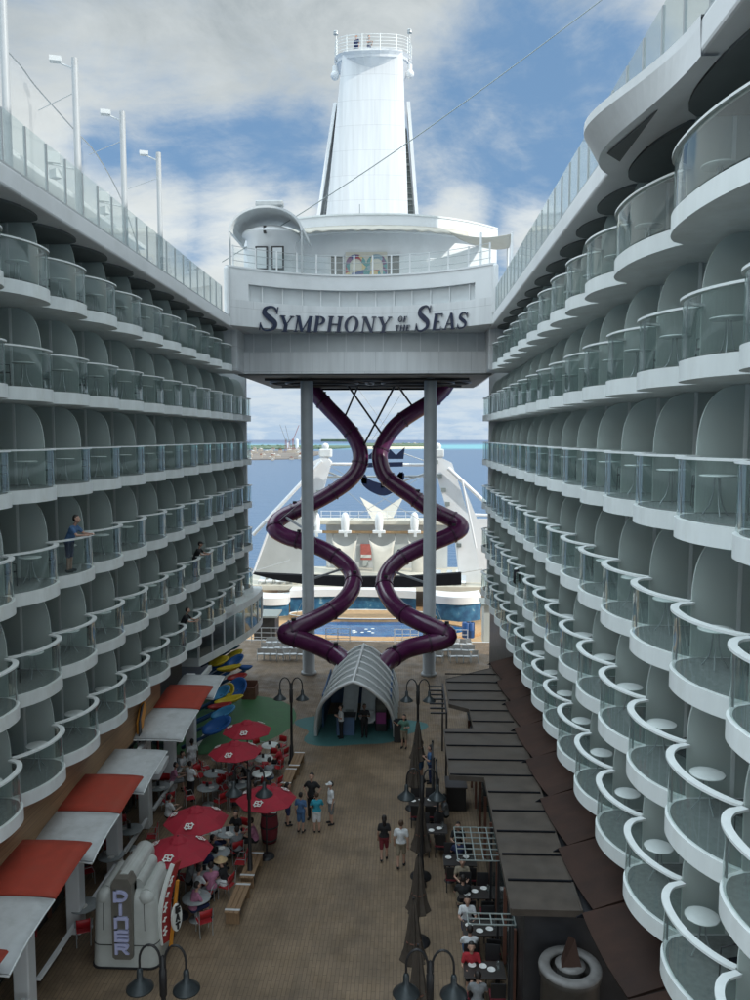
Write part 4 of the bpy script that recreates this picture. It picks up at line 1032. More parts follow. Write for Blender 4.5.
# blue mural wall with white ledge, curved
def mural(xa, ya, xb, yb, Y, name_label, bulge_=1.5):
    A = aty(xa, ya, Y); B_ = aty(xb, yb, Y); o = empty('mural_wall', ((A.x+B_.x)/2, Y, -3.6)); tag(o, name_label, 'wall')
    xs_ = [lerp(A.x, B_.x, i/24) for i in range(25)]
    fr = [(x, Y+bulge_*(1-(2*i/24-1)**2)) for i, x in enumerate(xs_)]
    m = MB(); m.prism(fr+[(x,y+.6) for x,y in fr[::-1]], -3.6, A.z); wb(m, 'painted_face', MURAL, o)
    m = MB(); m.prism([(x,y-.25) for x,y in fr]+[(x,y+2.5) for x,y in fr[::-1]], A.z, A.z+.75); wb(m, 'white_ledge', W, o)
    return A.z
zl = mural(290,597,416,597,79.6, 'blue sea mural wall behind the stage under a white ledge', .8)
mural(433,602,481,604,77, 'blue sea mural wall on the right of the stage', -1.0)
mural(255,604,288,600,78, 'blue mural wall on the left of the stage', -.5)
# upper terrace deck over the mural wall: lit white deck, furniture, pale building, domes
dz = zl+.8
o = empty('stern_terrace', (CX, 88, dz)); tag(o, 'white stern terrace building with a railing and pale panels', 'ship building')
m = MB(); m.box((CX,87.6,dz-.2), (30,12.4,.5)); wb(m, 'deck', CREAM, o)
A = aty(320,523,93); B_ = aty(440,590,93)
m = MB(); m.box((CX+.2,94.2,(dz+A.z)/2), (14.6,2.4,A.z-dz)); wb(m, 'wall', GREYP, o)
m = MB(); m.box((CX+.2,93.9,A.z+.15), (17,3.6,.5), bev=.08); wb(m, 'parapet', CREAM, o)
m = MB(); m.box((CX+.2,92.4,A.z-1.0), (16,.5,.3), bev=.05); wb(m, 'gutter', TAN, o)
for k in range(15):
    m = MB(); m.box((CX-7.6+k*1.12,92.4,A.z+.95), (.06,.06,1.2)); wb(m, 'railing_post', W, o)
for z in (.6,1.0,1.5):
    m = MB(); m.box((CX+.2,92.4,A.z+z), (15.8,.05,.05)); wb(m, 'railing', W, o)
for k, x in enumerate((-10.2,-6.5,-2.6,1.6,5.2)):
    m = MB(); m.box((CX+x*.9,92.9,dz+1.6), (.7,.12,2.6)); wb(m, 'doorway', CABW, o)
q = aty(366,552,92.8); m = MB(); m.box((q.x,92.85,q.z), (1.3,.08,1.9)); wb(m, 'red_notice_board', mat('faded_red_board',(.5,.14,.12),.6), o)
m = MB(); m.box((q.x,92.8,q.z-.5), (1.25,.05,.35)); wb(m, 'notice_strip', LETW, o)
for i, (x0, x1) in enumerate(((331,357),(368,395),(407,428))):
    a, b, c, d = aty(x0+1,540,91), aty(x1,540,91), aty(x1-1,582,90), aty(x0+4,582,90)
    o2 = empty('shade_sail', ((a.x+b.x)/2, 91, dz)); tag(o2, ['pale hanging shade sail on the stern wall, leftmost of three','pale hanging shade sail on the stern wall, middle of three','pale hanging shade sail on the stern wall, rightmost of three'][i], 'shade sail', 'pale sails on the stern wall')
    g = []
    for r_ in range(7):
        v = r_/6; row = []
        for k in range(9):
            u = k/8; p0 = a.lerp(b,u); p1 = d.lerp(c,u); p = p0.lerp(p1,v); sag = sin(PI*u)
            p = p+Vector(((.5-u)*.5*sin(PI*v), -.5*sin(PI*u)*sin(PI*v)*.6, -.75*sag*(1-v))); row.append(p)
        g.append(row)
    m = MB(); m.sheet(g); s_ = wb(m, 'sail_fabric', SAILM, o2); solidify(s_, .05)
    for p in (a,b): m = MB(); m.tube([p,p+Vector((0,1.6,.5))], .05, 5); wb(m, 'corner_stay', STEEL, o2)
for i, x in enumerate((316,345,379,414.5)):
    q = aty(x, 527, 91.5); o2 = empty('radar_dome', (q.x, 91.6, q.z-.3)); tag(o2, ['white capsule shaped dome on the stern railing beside the left tower','white capsule dome on the stern railing between the purple slides, left one','white capsule dome on the stern railing between the purple slides, right one','white capsule dome on the stern railing beside the right pillar'][i], 'dome', 'white domes on the stern railing')
    m = MB(); m.lathe([(.42,-.1),(.5,.5),(.48,1.3),(.36,1.8),(.2,2.0),(0,2.05)], 16); m.build('dome', W, o2)
    m = MB(); m.box((0,-.2,-.25), (1.5,.5,.35), bev=.06); m.build('cradle', W, o2); m = MB(); m.box((.1,-.3,-.6), (.35,.35,.5)); m.build('bracket', WD, o2)
o2 = empty('star_canopy', aty(385,518,95)); tag(o2, 'small pale star shaped canopy beyond the stern railing', 'canopy')
pts = [aty(360,497,96),aty(378,513,95),aty(404,496,96),aty(393,518,94),aty(372,519,94)]
m = MB(); ctr = aty(385,512,95); m.add([ctr]+pts, [(0,1,2),(0,2,3),(0,3,4),(0,4,5),(0,5,1)]); s_ = wb(m, 'fabric', SAILM, o2); solidify(s_, .06)
m = MB(); m.tube([(ctr.x,ctr.y,A.z-.5),ctr], .08, 6); wb(m, 'mast', W, o2)
# loungers and small terrace furniture on the stern deck
def make_lounger():
    t = empty('sun_lounger', (0,0,0)); tag(t, 'x', 'sun lounger')
    m = MB(); m.box((0,-.2,.36), (.6,1.3,.06)); m.build('seat', W, t)
    m = MB(); m.prism([(.42,.36),(.48,.33),(.95,.85),(.9,.89)], -.3, .3, 'x'); m.build('backrest', W, t)
    for s in (-1,1): m = MB(); m.box((s*.26,-.7,.17), (.05,.05,.34)); m.build('leg', STEEL, t)
    for s in (-1,1): m = MB(); m.box((s*.26,.4,.17), (.05,.05,.34)); m.build('leg', STEEL, t)
    return t
SL = tree(make_lounger()); used = False
for r_ in range(2):
    for k in range(9):
        Y = 82.6+r_*3.2; q = aty(262+k*8+r_*3 if k < 5 else 436+(k-5)*9+r_*3, 580, Y)
        place(SL, used, (q.x, Y, dz+.06), random.uniform(-.3,.3), f'{ORD[k]} small white sun lounger from the left in the {"front" if r_==0 else "back"} row on the stern terrace', 'white sun loungers on the stern terrace'); used = True
# ------------------------------------------------------------------ twin stage towers
Yt = 84
for i, (pts, lab) in enumerate(((((325,456),(331,462),(322,492),(308,545),(304,600),(277,600),(285,545),(300,500),(311,462)), 'leaning white stage tower on the left of the theater'), (((438,456),(452,463),(461,490),(481,560),(490,604),(462,604),(456,545),(444,500),(433,462)), 'leaning white stage tower on the right of the theater'))):
    P3 = [aty(x,y,Yt) for x,y in pts]
    o = empty('stage_tower', (sum(p.x for p in P3)/9, Yt, -1)); tag(o, lab, 'tower', 'leaning white towers of the theater')
    m = MB(); m.prism([(p.x,p.z) for p in P3], Yt, Yt+1.6, 'y'); wb(m, 'tower_body', W, o)
    a, b = P3[0], P3[1]; m = MB(); m.box((a.x,Yt+.8,a.z+.3), (1.3,1.8,.9), bev=.12); m.sphere((a.x,Yt+.5,a.z+1.0),.4,10); wb(m, 'tower_head', WD, o)
    s = -1 if i == 0 else 1
    f0, f1 = (aty(292,492,Yt-.5), aty(253,535,Yt-.5)) if i == 0 else (aty(452,470,Yt-.5), aty(500,516,Yt-.5))
    top_ = aty(322,461,Yt-.5) if i == 0 else aty(448,468,Yt-.5)
    m = MB(); m.tube([top_, f1], .22, 10); wb(m, 'brace', W, o)
    m = MB(); m.box((P3[8-i*0].x+s*.0, Yt-.06, (P3[3].z+P3[6].z)/2-2), (.5,.1,1.2)); wb(m, 'access_hatch', WD, o)
    for k in range(7):
        u = k/6; e = P3[2].lerp(P3[4],u) if i == 0 else P3[8].lerp(P3[6],u)
        m = MB(); m.box((e.x+(-.35 if i==0 else .3), Yt-.12, e.z), (.5,.3,.4)); wb(m, 'lamp_fitting', TRIM, o)
# membrane sails beside the towers
for i, pts in enumerate((((276,511),(292,509),(300,520),(303,572),(296,577),(253,574),(262,548)), ((462,480),(470,500),(478,520),(500,520),(500,600),(486,600),(476,548)))):
    P3 = [aty(x,y,81) for x,y in pts]; o = empty('stage_screen', (P3[0].x,81,-1)); tag(o, ['pale grey triangular fabric screen left of the left stage tower','white panel screen right of the right stage tower'][i], 'screen')
    m = MB(); m.prism([(p.x,p.z) for p in P3], 82.2, 82.45, 'y'); wb(m, 'fabric', mat('grey_fabric_screen', (.40,.42,.41), .8, .08, .6) if i == 0 else W, o)
    m = MB(); m.tube([P3[0],P3[-2] if i==0 else P3[-1]], .12, 6); wb(m, 'edge_pole', W, o)
# cross trusses and wires
o = empty('stage_truss', (CX, 84, 10)); tag(o, 'horizontal white tube trusses and wires strung between the stage towers', 'truss')
for (x0,y0,x1,y1,r_) in ((327,464,440,465,.17),(318,477,443,476,.12),(328,472,345,479,.1),(403,481,436,470,.12),(461,514,500,516,.16)):
    m = MB(); m.tube([aty(x0,y0,85),aty(x1,y1,85)], r_, 8); wb(m, 'truss_tube', W if y0 < 470 or r_>.13 else STEEL, o)
for (x0,y0,x1,y1) in ((330,466,420,520),(436,468,350,520),(352,380,395,440),(410,380,372,440),(330,478,372,512)):
    m = MB(); m.tube([aty(x0,y0,84.5),aty(x1,y1,84.5)], .03, 4); wb(m, 'wire', STEEL, o)
# crown and anchor emblem hung between the towers
o = empty('crown_anchor_emblem', aty(384,470,82)); tag(o, 'large dark navy crown and anchor emblem hanging between the slides', 'emblem')
def epoly(pts, nm):
    m = MB(); m.prism([(aty(x,y,82).x, aty(x,y,82).z) for x,y in pts], 81.85, 82.2, 'y'); wb(m, nm, NAVY, o)
epoly([(361,449),(369,455),(377,447.5),(385,456),(390,449),(396,455),(405,447),(403.5,459),(363,459)], 'crown_points')
epoly([(363,463),(403,462),(403,466.5),(364,467.5)], 'crown_band')
m = MB()
A1 = [aty(x,y,82) for x,y in ((363,475),(366,482),(374,487),(384,489.5),(394,485),(400,478),(402,472.5))]
ws = [.45,.9,1.15,1.3,1.15,.9,.5]; A0 = [(p.x,p.z) for p in A1]; ribbon(m, A0, ws, 81.85, 82.2); wb(m, 'anchor_arms', NAVY, o)
epoly([(380,467),(387,467),(388,487),(381,488)], 'anchor_shank')
epoly([(398,474),(403,471.5),(402.5,482),(397,480)], 'anchor_fluke'); epoly([(361,476),(367,478),(367,484),(361.5,483)], 'anchor_fluke')
m = MB()
for x in (368,398): m.tube([aty(x,452,82), aty(x,380,70)], .035, 4); 
m = MB(); m.tube([aty(368,452,82), aty(352,465,84.5)], .05, 5); wb(m, 'hanging_cable', STEEL, o)
m = MB(); m.tube([aty(400,452,82), aty(436,465,84.5)], .05, 5); wb(m, 'hanging_cable', STEEL, o)
# long black screen boom
pts = [(254,573.5),(275,579),(308,584),(360,586.5),(410,586.5),(461,584)]; ptt = [(254,572.5),(275,573.5),(308,575),(360,576.5),(410,576),(461,572.5)]
B3 = [aty(x,y,74) for x,y in pts]; T3 = [aty(x,y,74) for x,y in ptt]
o = empty('screen_boom', (CX,74,2)); tag(o, 'long black horizontal boom spanning the theater behind the slides', 'boom')
m = MB(); m.prism([(p.x,p.z) for p in B3]+[(p.x,p.z) for p in T3[::-1]], 73.6, 74.4, 'y'); wb(m, 'boom', BLK2, o)
m = MB(); m.tube([T3[-1], aty(482,569,76)], .07, 6); wb(m, 'support_arm', STEEL, o)
m = MB(); m.tube([T3[0]+Vector((0,.1,.1)), aty(290,560,80)], .05, 6); wb(m, 'support_arm', STEEL, o)
# large black beam speaker line over the pool edge
o = empty('stage_monitor', aty(373,648,60)); tag(o, 'black box screen behind the top of the white tunnel', 'screen')
A = aty(361,655,60); B_ = aty(386,645.5,60); m = MB(); m.box(((A.x+B_.x)/2,60,(A.z+B_.z)/2), (B_.x-A.x,.6,B_.z-A.z), bev=.05); wb(m, 'casing', BLACK, o)
m = MB(); m.box(((A.x+B_.x)/2,60,(A.z)/2-.1), (.3,.3,max(.3,A.z+.2))); wb(m, 'stand', BLACK, o)
# small cabins at the sides of the stage
for i, (x0,y0,x1,y1,Y) in enumerate(((254,612,275,640,64),(484,600,500,628,64))):
    a, b = aty(x0,y1,Y), aty(x1,y0,Y); o = empty('control_booth', ((a.x+b.x)/2,Y,a.z)); tag(o, ['grey roofed booth on the left edge of the theater','grey roofed booth on the right edge of the theater'][i], 'booth')
    m = MB(); m.box(((a.x+b.x)/2,Y+1,(a.z+b.z)/2-1), (b.x-a.x,2,b.z-a.z+1)); wb(m, 'wall', BLACK if i == 0 else CABW, o)
    m = MB(); m.box(((a.x+b.x)/2,Y+.9,b.z-.35), (b.x-a.x+.5,2.6,.15), rz=0); wb(m, 'roof', TRIM, o)
# blue barrels and equipment
for i, (x,y) in enumerate(((466.5,633),(471,631))):
    q = aty(x,y,64); o = empty('blue_drum', (q.x,64.5,-1.2+.0)); tag(o, ['blue upright drum beside the right purple slide bend, left one','blue upright drum beside the right purple slide bend, right one'][i], 'drum', 'blue drums by the pool')
    m = MB(); m.lathe([(0,1.3),(.30,1.3),(.34,1.25),(.34,.7),(.36,.66),(.34,.62),(.34,.05),(.3,0)], 14); m.build('body', BLUEP, o); m = MB(); m.lathe([(0,1.34),(.1,1.34),(.1,1.3)], 8, (.1,0,0)); m.build('cap', BLACK, o)
# rows of spectator chairs behind the pillars
def make_schair():
    t = empty('spectator_chair', (0,0,0)); tag(t, 'x', 'chair')
    m = MB(); m.box((0,0,.43), (.46,.44,.04)); m.build('seat', GREYP, t)
    m = MB(); m.prism([(-.23,.55),(-.21,.55),(-.3,.9),(-.32,.9)], -.22, .22, 'x'); m.build('backrest', W, t)
    for s in (-1,1): m = MB(); m.tube([(s*.24,.22,0),(s*.24,.2,.62),(s*.24,-.24,.62),(s*.24,-.26,0)], .018, 5); m.build('side_frame', STEEL, t)
    return t
SC = tree(make_schair()); used = False
rn = random.Random(11)
for r_, Y in enumerate((53.2,54.8,56.4)):
    for k in range(15):
        x = lerp(-10.2, -6.9, k/7) if k < 8 else lerp(1.9, 4.6, (k-8)/6)
        if 7 <= k < 8: continue
        if k > 9 and r_ == 0 and k < 11: continue
        sd = 'left' if k < 8 else 'right'; kk = k if k < 8 else k-8
        place(SC, used, (x+rn.uniform(-.08,.08), Y+rn.uniform(-.1,.1), 0), rn.uniform(-.25,.25), f'{ORD[kk]} white chair from the left in {ORD[r_]} row behind the {sd} pillar', 'white spectator chairs at the end of the boardwalk'); used = True
for i, x in enumerate((-4.9,-4.1,-1.0,-.3,.4)):
    pass
# red chairs and low partitions between the pillars
for i, (xa, xb) in enumerate(((-11.8,-7.3),(-6.1,-4.3),(-.9,.9),(2.0,4.6))):
    o = empty('low_railing', ((xa+xb)/2,58.0,0)); tag(o, ['low white railing at the boardwalk end, left of the left pillar','low white railing at the boardwalk end, right of the left pillar','low white railing at the boardwalk end, left of the right pillar','low white railing at the boardwalk end, right of the right pillar'][i], 'railing', 'low railings above the theater')
    n_ = int((xb-xa)/.9)+1
    for k in range(n_+1): m = MB(); m.box((lerp(xa,xb,k/n_)-(xa+xb)/2,0,.55), (.06,.06,1.1)); m.build('post', W, o)
    for z in (.35,.7,1.08): m = MB(); m.box((0,0,z), (xb-xa,.04,.04)); m.build('rail', W, o)
# ================================================================== FAR SHORE
def isl(name, pts, z, mt, h=2.0):
    m = MB(); m.prism(pts, -17.5, -17+h); o = m.build(name, mt); return struct(o)
def sea_at(x, y):   # point on the water under a photo position
    return atz(x, y, -17)
p0, p1, p2, p3 = sea_at(215,461), sea_at(303,459), sea_at(330,452), sea_at(205,450)
isl('harbour_quay', [(p.x,p.y) for p in (p0,p1,p2,p3)], 0, PORT, 1.2)
isl('shore', [(p.x,p.y) for p in (sea_at(190,450),sea_at(335,449),sea_at(372,446.5),sea_at(180,446))], 0, ISLG, 3)
isl('beach', [(p.x,p.y) for p in (sea_at(352,447.6),sea_at(372,449.3),sea_at(432,448.8),sea_at(440,446.6),sea_at(350,445.6))], 0, SAND, 1.0)
isl('island', [(p.x,p.y) for p in (sea_at(362,446.9),sea_at(424,446.8),sea_at(428,444.6),sea_at(366,444.2))], 0, ISLG, 5)
isl('headland', [(p.x,p.y) for p in (sea_at(321,441.6),sea_at(352,441.8),sea_at(350,441.1),sea_at(322,441.0))], 0, ISLG, 14)
RF = mat('rust_roof', (.24,.085,.06), .8, .2, .2); BW_ = mat('shore_wall', (.42,.38,.33), .8, .15, .2)
rn = random.Random(5)
def shore_building(name, lab, cat, grp, x, y, w, h, roof, d=None):
    g = sea_at(x, y); s = g.y/780; ww, hh, dd = w*s, h*s, (d or w)*s
    o = empty(name, (g.x, g.y, -16)); tag(o, lab, cat, grp)
    m = MB(); m.box((0,0,hh/2), (ww,dd,hh)); m.build('wall', BW_, o)
    m = MB(); m.prism([(-ww*.53,hh),(ww*.53,hh),(0,hh*1.45)], -dd*.52, dd*.52, 'y'); m.build('roof', roof, o)
for k in range(60):
    x = rn.uniform(222,303); y = rn.uniform(450,462)
    shore_building('harbour_building', 'low building with a gabled roof on the harbour quay across the water', 'building', 'harbour buildings across the water', x, y, rn.uniform(2,5.5), rn.uniform(1.2,3), rn.choice([RF,BW_,W,GREYP]), 2)
for k in range(12):
    x = rn.uniform(368,424); y = rn.uniform(444.9,446.6)
    shore_building('island_building', 'small pale building on the low green island near the beach', 'building', 'buildings on the far island', x, y, rn.uniform(1.2,3.5), rn.uniform(.8,1.8), rn.choice([RF,BW_,W]), 2)
for k, (x, w, h) in enumerate(((297,3.5,10),(302.5,3,13),(288,2.5,6))):
    g = sea_at(x, 450); s = g.y/780
    o = empty('storage_tower', (g.x, g.y, -16)); tag(o, ['white storage tower beside the harbour cranes','tall white storage tower just left of the left pillar','short white storage tower among the harbour cranes'][k], 'tower', 'white towers at the harbour')
    m = MB(); m.cyl((0,0,0), w*s/2, h*s, 14); m.build('body', W, o); m = MB(); m.cyl((0,0,h*s), w*s*.42, s*.6, 14, w*s*.2); m.build('cap', GREYP, o)
CRN = mat('crane_steel', (.33,.20,.22), .7, .2, .3); CRG = mat('crane_steel_grey', (.28,.33,.38), .7, .2, .3)
for k, (x, hb, tx_, ty_, c_) in enumerate(((286,12,280,424.5,CRG),(289.5,11,285.5,425.5,CRG),(293,12,299,425,CRN))):
    g = sea_at(x, 453); s = g.y/780; o = empty('harbour_crane', (g.x, g.y, -16)); tag(o, ['harbour crane with its jib raised to the left, leftmost of three','harbour crane with a jib raised to the left, middle of three','harbour crane with its jib raised to the right beside the pillar'][k], 'crane', 'cranes at the harbour')
    m = MB()
    for q in (-1,1):
        for r_ in (-1,1): m.bar((q*2.2*s*.5,r_*2*s*.5,0),(q*.8*s*.5,r_*.8*s*.5,hb*s), .4*s)
    for z in (.3,.6,.95): m.box((0,0,hb*s*z), (1.6*s,1.6*s,.35*s))
    m.build('gantry', CRN, o)
    d = aty(tx_, ty_, g.y); m = MB(); b = Vector((0,0,hb*s)); e = Vector((d.x-g.x,0,d.z+16)); m.tube([b,e], .38*s, 5); m.build('jib', c_, o)
    m = MB(); m.box((0,0,hb*s+.8*s), (2.2*s,2*s,1.6*s)); m.build('cab', c_, o)
# trees along the far shore
m = MB(); rn = random.Random(9)
for k in range(260):
    x = rn.uniform(205,332) if k < 150 else rn.uniform(364,425)
    y = rn.uniform(446.6,449.6) if k < 150 else rn.uniform(444.6,446.4)
    g = sea_at(x,y); s = g.y/780; r_ = rn.uniform(.5,1.3)*s
    m.sphere((g.x,g.y,-16+r_*.6), r_, 6, (1.5,1,rn.uniform(.6,1)))
o = m.build('shore_trees', ISLG); tag(o, 'line of low dark green trees along the far shore', 'trees', None, 'stuff')
# ================================================================== LEFT SHOPFRONTS
SX = -11.6
o = empty('shop_building', (SX-2, 30, 0)); tag(o, 'low shop front with timber fascia and dark openings under the left balconies', 'building')
m = MB(); m.box((SX-2.5, 22, 2.75), (5,34,5.5)); wb(m, 'wall', SHOPD, o)
m = MB(); m.box((-11.0, 21.6, 4.75), (1.1,20.8,1.6)); wb(m, 'timber_fascia', mat('fascia_planks', (.30,.18,.095), .6, .4, 5, stretch=(1,.12,9)), o)
m = MB(); m.box((SX-3, 45, 3.0), (4.2,12,6.0)); wb(m, 'recess_wall', DBLUE, o)
for k in range(8):
    y = 13.2+k*3.3
    m = MB(); m.box((-10.4, y, 2.1), (.45,.45,4.2), bev=.04); wb(m, 'column', W, o)
    m = MB(); m.box((SX+.06, y+1.65, 1.35), (.1,2.3,2.5)); w_ = wb(m, 'shop_window', GLDOOR, o)
    f = MB()
    for q in (.5,1.65,2.8): f.box((SX+.1,y+q,1.35),(.12,.08,2.5))
    f.build('window_frame', BROWNP if k%2 else REDP, w_)
    m = MB(); m.box((-10.2, y+1.6, .55), (.12,2.5,.1)); wb(m, 'counter_rail', W, o)
    m = MB(); m.box((-10.2, y+1.6, 3.6), (.16,3.0,.24)); wb(m, 'lintel', WD, o)
AY = [10.9,13.3,15.62,17.84,20.1,22.15,24.25,26.84]
ac = ['w','r','w','r','w','r','w']
segs = [(a,b,c) for a,b,c in zip(AY[:-1],AY[1:],ac)][1:]+[(28.65,31.06,'w'),(31.06,33.46,'r'),(33.46,35.64,'w')]
nw = nr = 0; cnt = len(segs)
lab = {'r': ['orange-red awning nearest the camera, only a corner of it at the bottom left edge','wide orange-red awning left of the diner kiosk roof','orange-red awning second from the kiosk, above the shop columns','orange-red awning farthest along, near the blue petal sculptures'],
       'w': ['white awning nearest the camera at the bottom left corner','white awning between the two big orange-red awnings','white awning just before the low roof slab with the red bar','white awning between the red bar roof and the farthest orange-red awning','white awning farthest along, touching the petal sculptures']}
ic = {'r':0,'w':0}
for (a, b, c) in segs:
    o = empty('shop_awning', (-9.5, (a+b)/2, 4.4)); l = lab[c][min(ic[c], len(lab[c])-1)]; ic[c] += 1
    tag(o, l, 'awning', 'awnings over the left shops')
    # each orange and white pair forms one falling wave towards the camera
    g = []
    for q in range(9):
        v = q/8; y = lerp(b-.02, a+.02, v)
        if c == 'r': z = 4.60-.06*v-.14*v*v
        else: z = 4.38-.10*v-.24*v**2.6
        g.append([Vector((x, y, z+dz_)) for x, dz_ in ((-10.48,.0),(-9.6,.015),(-8.9,.0),(-8.56,-.03))])
    m = MB(); m.sheet(g); s_ = wb(m, 'canopy', REDA if c == 'r' else WHTA, o); solidify(s_, .05)
    for row in (g[0], g[-1]): m = MB(); m.tube([p_-Vector((0,0,.05)) for p_ in row], .028, 5); wb(m, 'side_rib', WD, o)
    m = MB(); m.tube([r_[-1]-Vector((0,0,.02)) for r_ in g], .03, 6); wb(m, 'front_rail', WD if c == 'w' else REDA, o)
o = empty('shop_counter_roof', (-9.7,27.7,3.4)); tag(o, 'low white roof slab with a red bar between two white awnings', 'roof')
m = MB(); m.prism([(-10.4,26.9),(-8.9,26.9),(-9.05,28.55),(-10.4,28.55)], 3.25, 3.45); wb(m, 'slab', WHTA, o)
m = MB(); m.box((-9.55,27.6,3.58), (.3,1.1,.16), rz=-.15); wb(m, 'red_bar', REDP, o)
o = empty('wall_ornament', (-9.9,29.4,5.0)); tag(o, 'orange carved figure-like ornament with dark outline on the shop wall', 'ornament')
m = MB(); m.prism([(28.9,4.0),(29.25,3.9),(29.5,4.5),(29.8,4.9),(29.6,5.2),(29.2,5.0),(28.9,4.6)], -10.4,-10.3,'x'); wb(m, 'board', ORNG, o)
m = MB(); m.prism([(28.75,3.85),(29.1,3.8),(29.0,4.7),(29.4,5.2),(29.1,5.15),(28.8,4.6)], -10.29,-10.25,'x'); wb(m, 'dark_edge', BLACK, o)

# curved glazed lounge under the aft end of the left balconies
o = empty('glazed_lounge', (-10.6,44,3)); tag(o, 'curved glazed lounge bay below the far end of the left balconies', 'building')
cv = []
for i in range(17):
    u = i/16; cv.append((-9.2-1.9*(1-u)**1.7-.5*u**6, 40.5+u*10.8))
m = MB(); m.prism(cv+[(-13,51.3),(-13,40.5)], 3.3, 3.75); wb(m, 'floor_band', BAND, o)
m = MB(); m.prism(cv+[(-13,51.3),(-13,40.5)], 5.2, 5.6); wb(m, 'top_band', BAND, o)
m = MB(); m.sheet([[Vector((x,y,z)) for x,y in cv] for z in (3.75,5.2)]); wb(m, 'glass_screen', GLD, o)
for i in range(0,17,2): m = MB(); m.box((cv[i][0],cv[i][1],4.5), (.1,.1,1.5)); wb(m, 'mullion', W, o)
m = MB(); m.box((-12.6,46,4.4),(.2,10,1.5)); wb(m, 'inner_wall', CABW, o)

# petal sculptures on the left
def petal(x, y, Yd, col, rx, ry, tilt, lab_):
    q = aty(x+8, y, Yd); o = empty('petal_sculpture', q); tag(o, lab_, 'sculpture', 'giant coloured petals by the left wall')
    n = 24; g = []; rx *= .72; ry *= .72
    for i in range(5):
        r = i/4; g.append([Vector((rx*r*cos(2*PI*j/n), ry*r*sin(2*PI*j/n), .25*r*r)) for j in range(n+1)])
    m = MB(); m.sheet(g); M_ = Matrix.Rotation(tilt[1],4,'Y') @ Matrix.Rotation(tilt[0],4,'X')
    m.v = [tuple(M_ @ Vector(v)) for v in m.v]; p = m.build('petal', col, o); solidify(p, .07)
    m = MB(); m.tube([(0,0,-.02),(-.8,0,-.5),(-1.9,.2,-1.1)], [.09,.08,.1], 8); m.build('stem', DBLUE if col != YELP else BLUEP, o)
PT = [(228,657,45,YELP,.75,.5,(.3,-.4),'small yellow petal farthest up the wall'),(216,668,44,BLUEP,.9,.6,(.2,-.3),'dark blue petal behind the upper yellow ones'),(222,650,46,SKYB,.9,.25,(.1,-.1),'thin light blue petal under the glazed lounge'),
 (229,663,43.5,BLUEP,.8,.55,(.5,-.5),'dark blue petal right of the upper yellow ones'),(212,664,43,YELP,.85,.55,(.35,-.3),'broad yellow petal left of the top one'),(222,671,42.3,YELP,1.0,.35,(.1,-.2),'long flat yellow petal in the upper middle'),
 (230,680,42,REDP,.8,.45,(.2,-.2),'red petal in the middle right'),(237,670,42.6,BLUEP,.6,.2,(.1,0),'thin blue petal at the right edge'),(231,690,41,BLUEP,.9,.9,(.7,-.6),'round dark blue petal above the brown planter level'),(223,692,40.5,YELP,.5,.6,(.7,-.6),'round yellow petal beside the round blue one'),
 (215,695,40,SKYB,.8,.6,(.5,-.5),'light blue petal beside the far white awning'),(222,703,39.3,YELP,1.1,.4,(.2,-.25),'long yellow petal low on the right'),(213,709,38.6,REDP,.9,.3,(.2,-.2),'thin red petal low on the left'),(217,715,38,SKYB,.95,.5,(.4,-.4),'broad light blue petal near the bottom'),(211,728,36.8,BLUEP,1.1,.7,(.5,-.4),'big dark blue petal at the very bottom')]
for x,y,Yd,c,rx,ry,tl_,l in PT: petal(x,y,Yd,c,rx,ry,tl_,l)
g = atz(250,697); o = empty('planter_box', (g.x,g.y,0)); tag(o, 'brown timber planter box standing on the green painted floor', 'planter')
for s, hh in ((-1,.7),(1,.9)): m = MB(); m.box((0,s*.45,hh/2), (.75,.08,hh)); m.build('end_panel', BROWNP, o)
for s in (-1,1): m = MB(); m.box((s*.38,0,.38), (.07,.95,.7)); m.build('side_panel', BROWNP, o)
m = MB(); m.box((0,0,.25),(.7,.85,.05)); m.build('soil', SHOPD, o)

# ================================================================== DINER SIGN BOX
fl, fr_, bk = atz(92,968), atz(158,968), atz(163,905)
o = empty('diner_kiosk', ((fl.x+fr_.x)/2, fl.y+.9, 0)); tag(o, 'rounded cream retro kiosk with a vertical DINER sign', 'kiosk')
cxk = (fl.x+fr_.x)/2; y0k = fl.y+.02; wk = (fr_.x-fl.x); dk_ = 1.75; hk = 2.45
def rrect(cx, cy, w, d, r, n=6):
    P = []
    for qx, qy, a0 in ((1,1,0),(-1,1,90),(-1,-1,180),(1,-1,270)):
        for i in range(n+1):
            a = radians(a0+90*i/n); P.append((cx+qx*(w/2-r)+r*cos(a), cy+qy*(d/2-r)+r*sin(a)))
    return P
cyk = y0k+dk_/2
prof = [(0,1.03),(.7,1.0),(1.9,.95),(2.05,.93),(2.2,.86),(2.3,.74)]
m = MB(); R_ = [[Vector((x,y,z)) for x,y in rrect(cxk,cyk,wk*s,dk_*s,.28*s)] for z,s in prof]; R_ = [r+[r[0].copy()] for r in R_]
m.sheet(R_); m.add([p for p in R_[-1][:-1]], [tuple(range(len(R_[-1])-1))]); wb(m, 'body', DINB, o)
m = MB()
for zz_ in (.72,):
    P = rrect(cxk,cyk,wk*1.005,dk_*1.005,.28); m.tube([(x,y,zz_) for x,y in P], .018, 5, closed=True)
wb(m, 'seam', DINS, o)
for s in (-1,1): m = MB(); m.tube([(cxk+s*wk*.33,y0k-.01,.02),(cxk+s*wk*.325,y0k+.015,.7),(cxk+s*wk*.31,y0k+.055,1.95),(cxk+s*wk*.3,y0k+.13,2.2),(cxk+s*wk*.3,y0k+.4,2.32)], .016, 5); wb(m, 'seam', DINS, o)
m = MB(); P = rrect(cxk,cyk,wk*1.06,dk_*1.06,.3); m.prism(P, .0, .06); wb(m, 'plinth', BLACK, o)
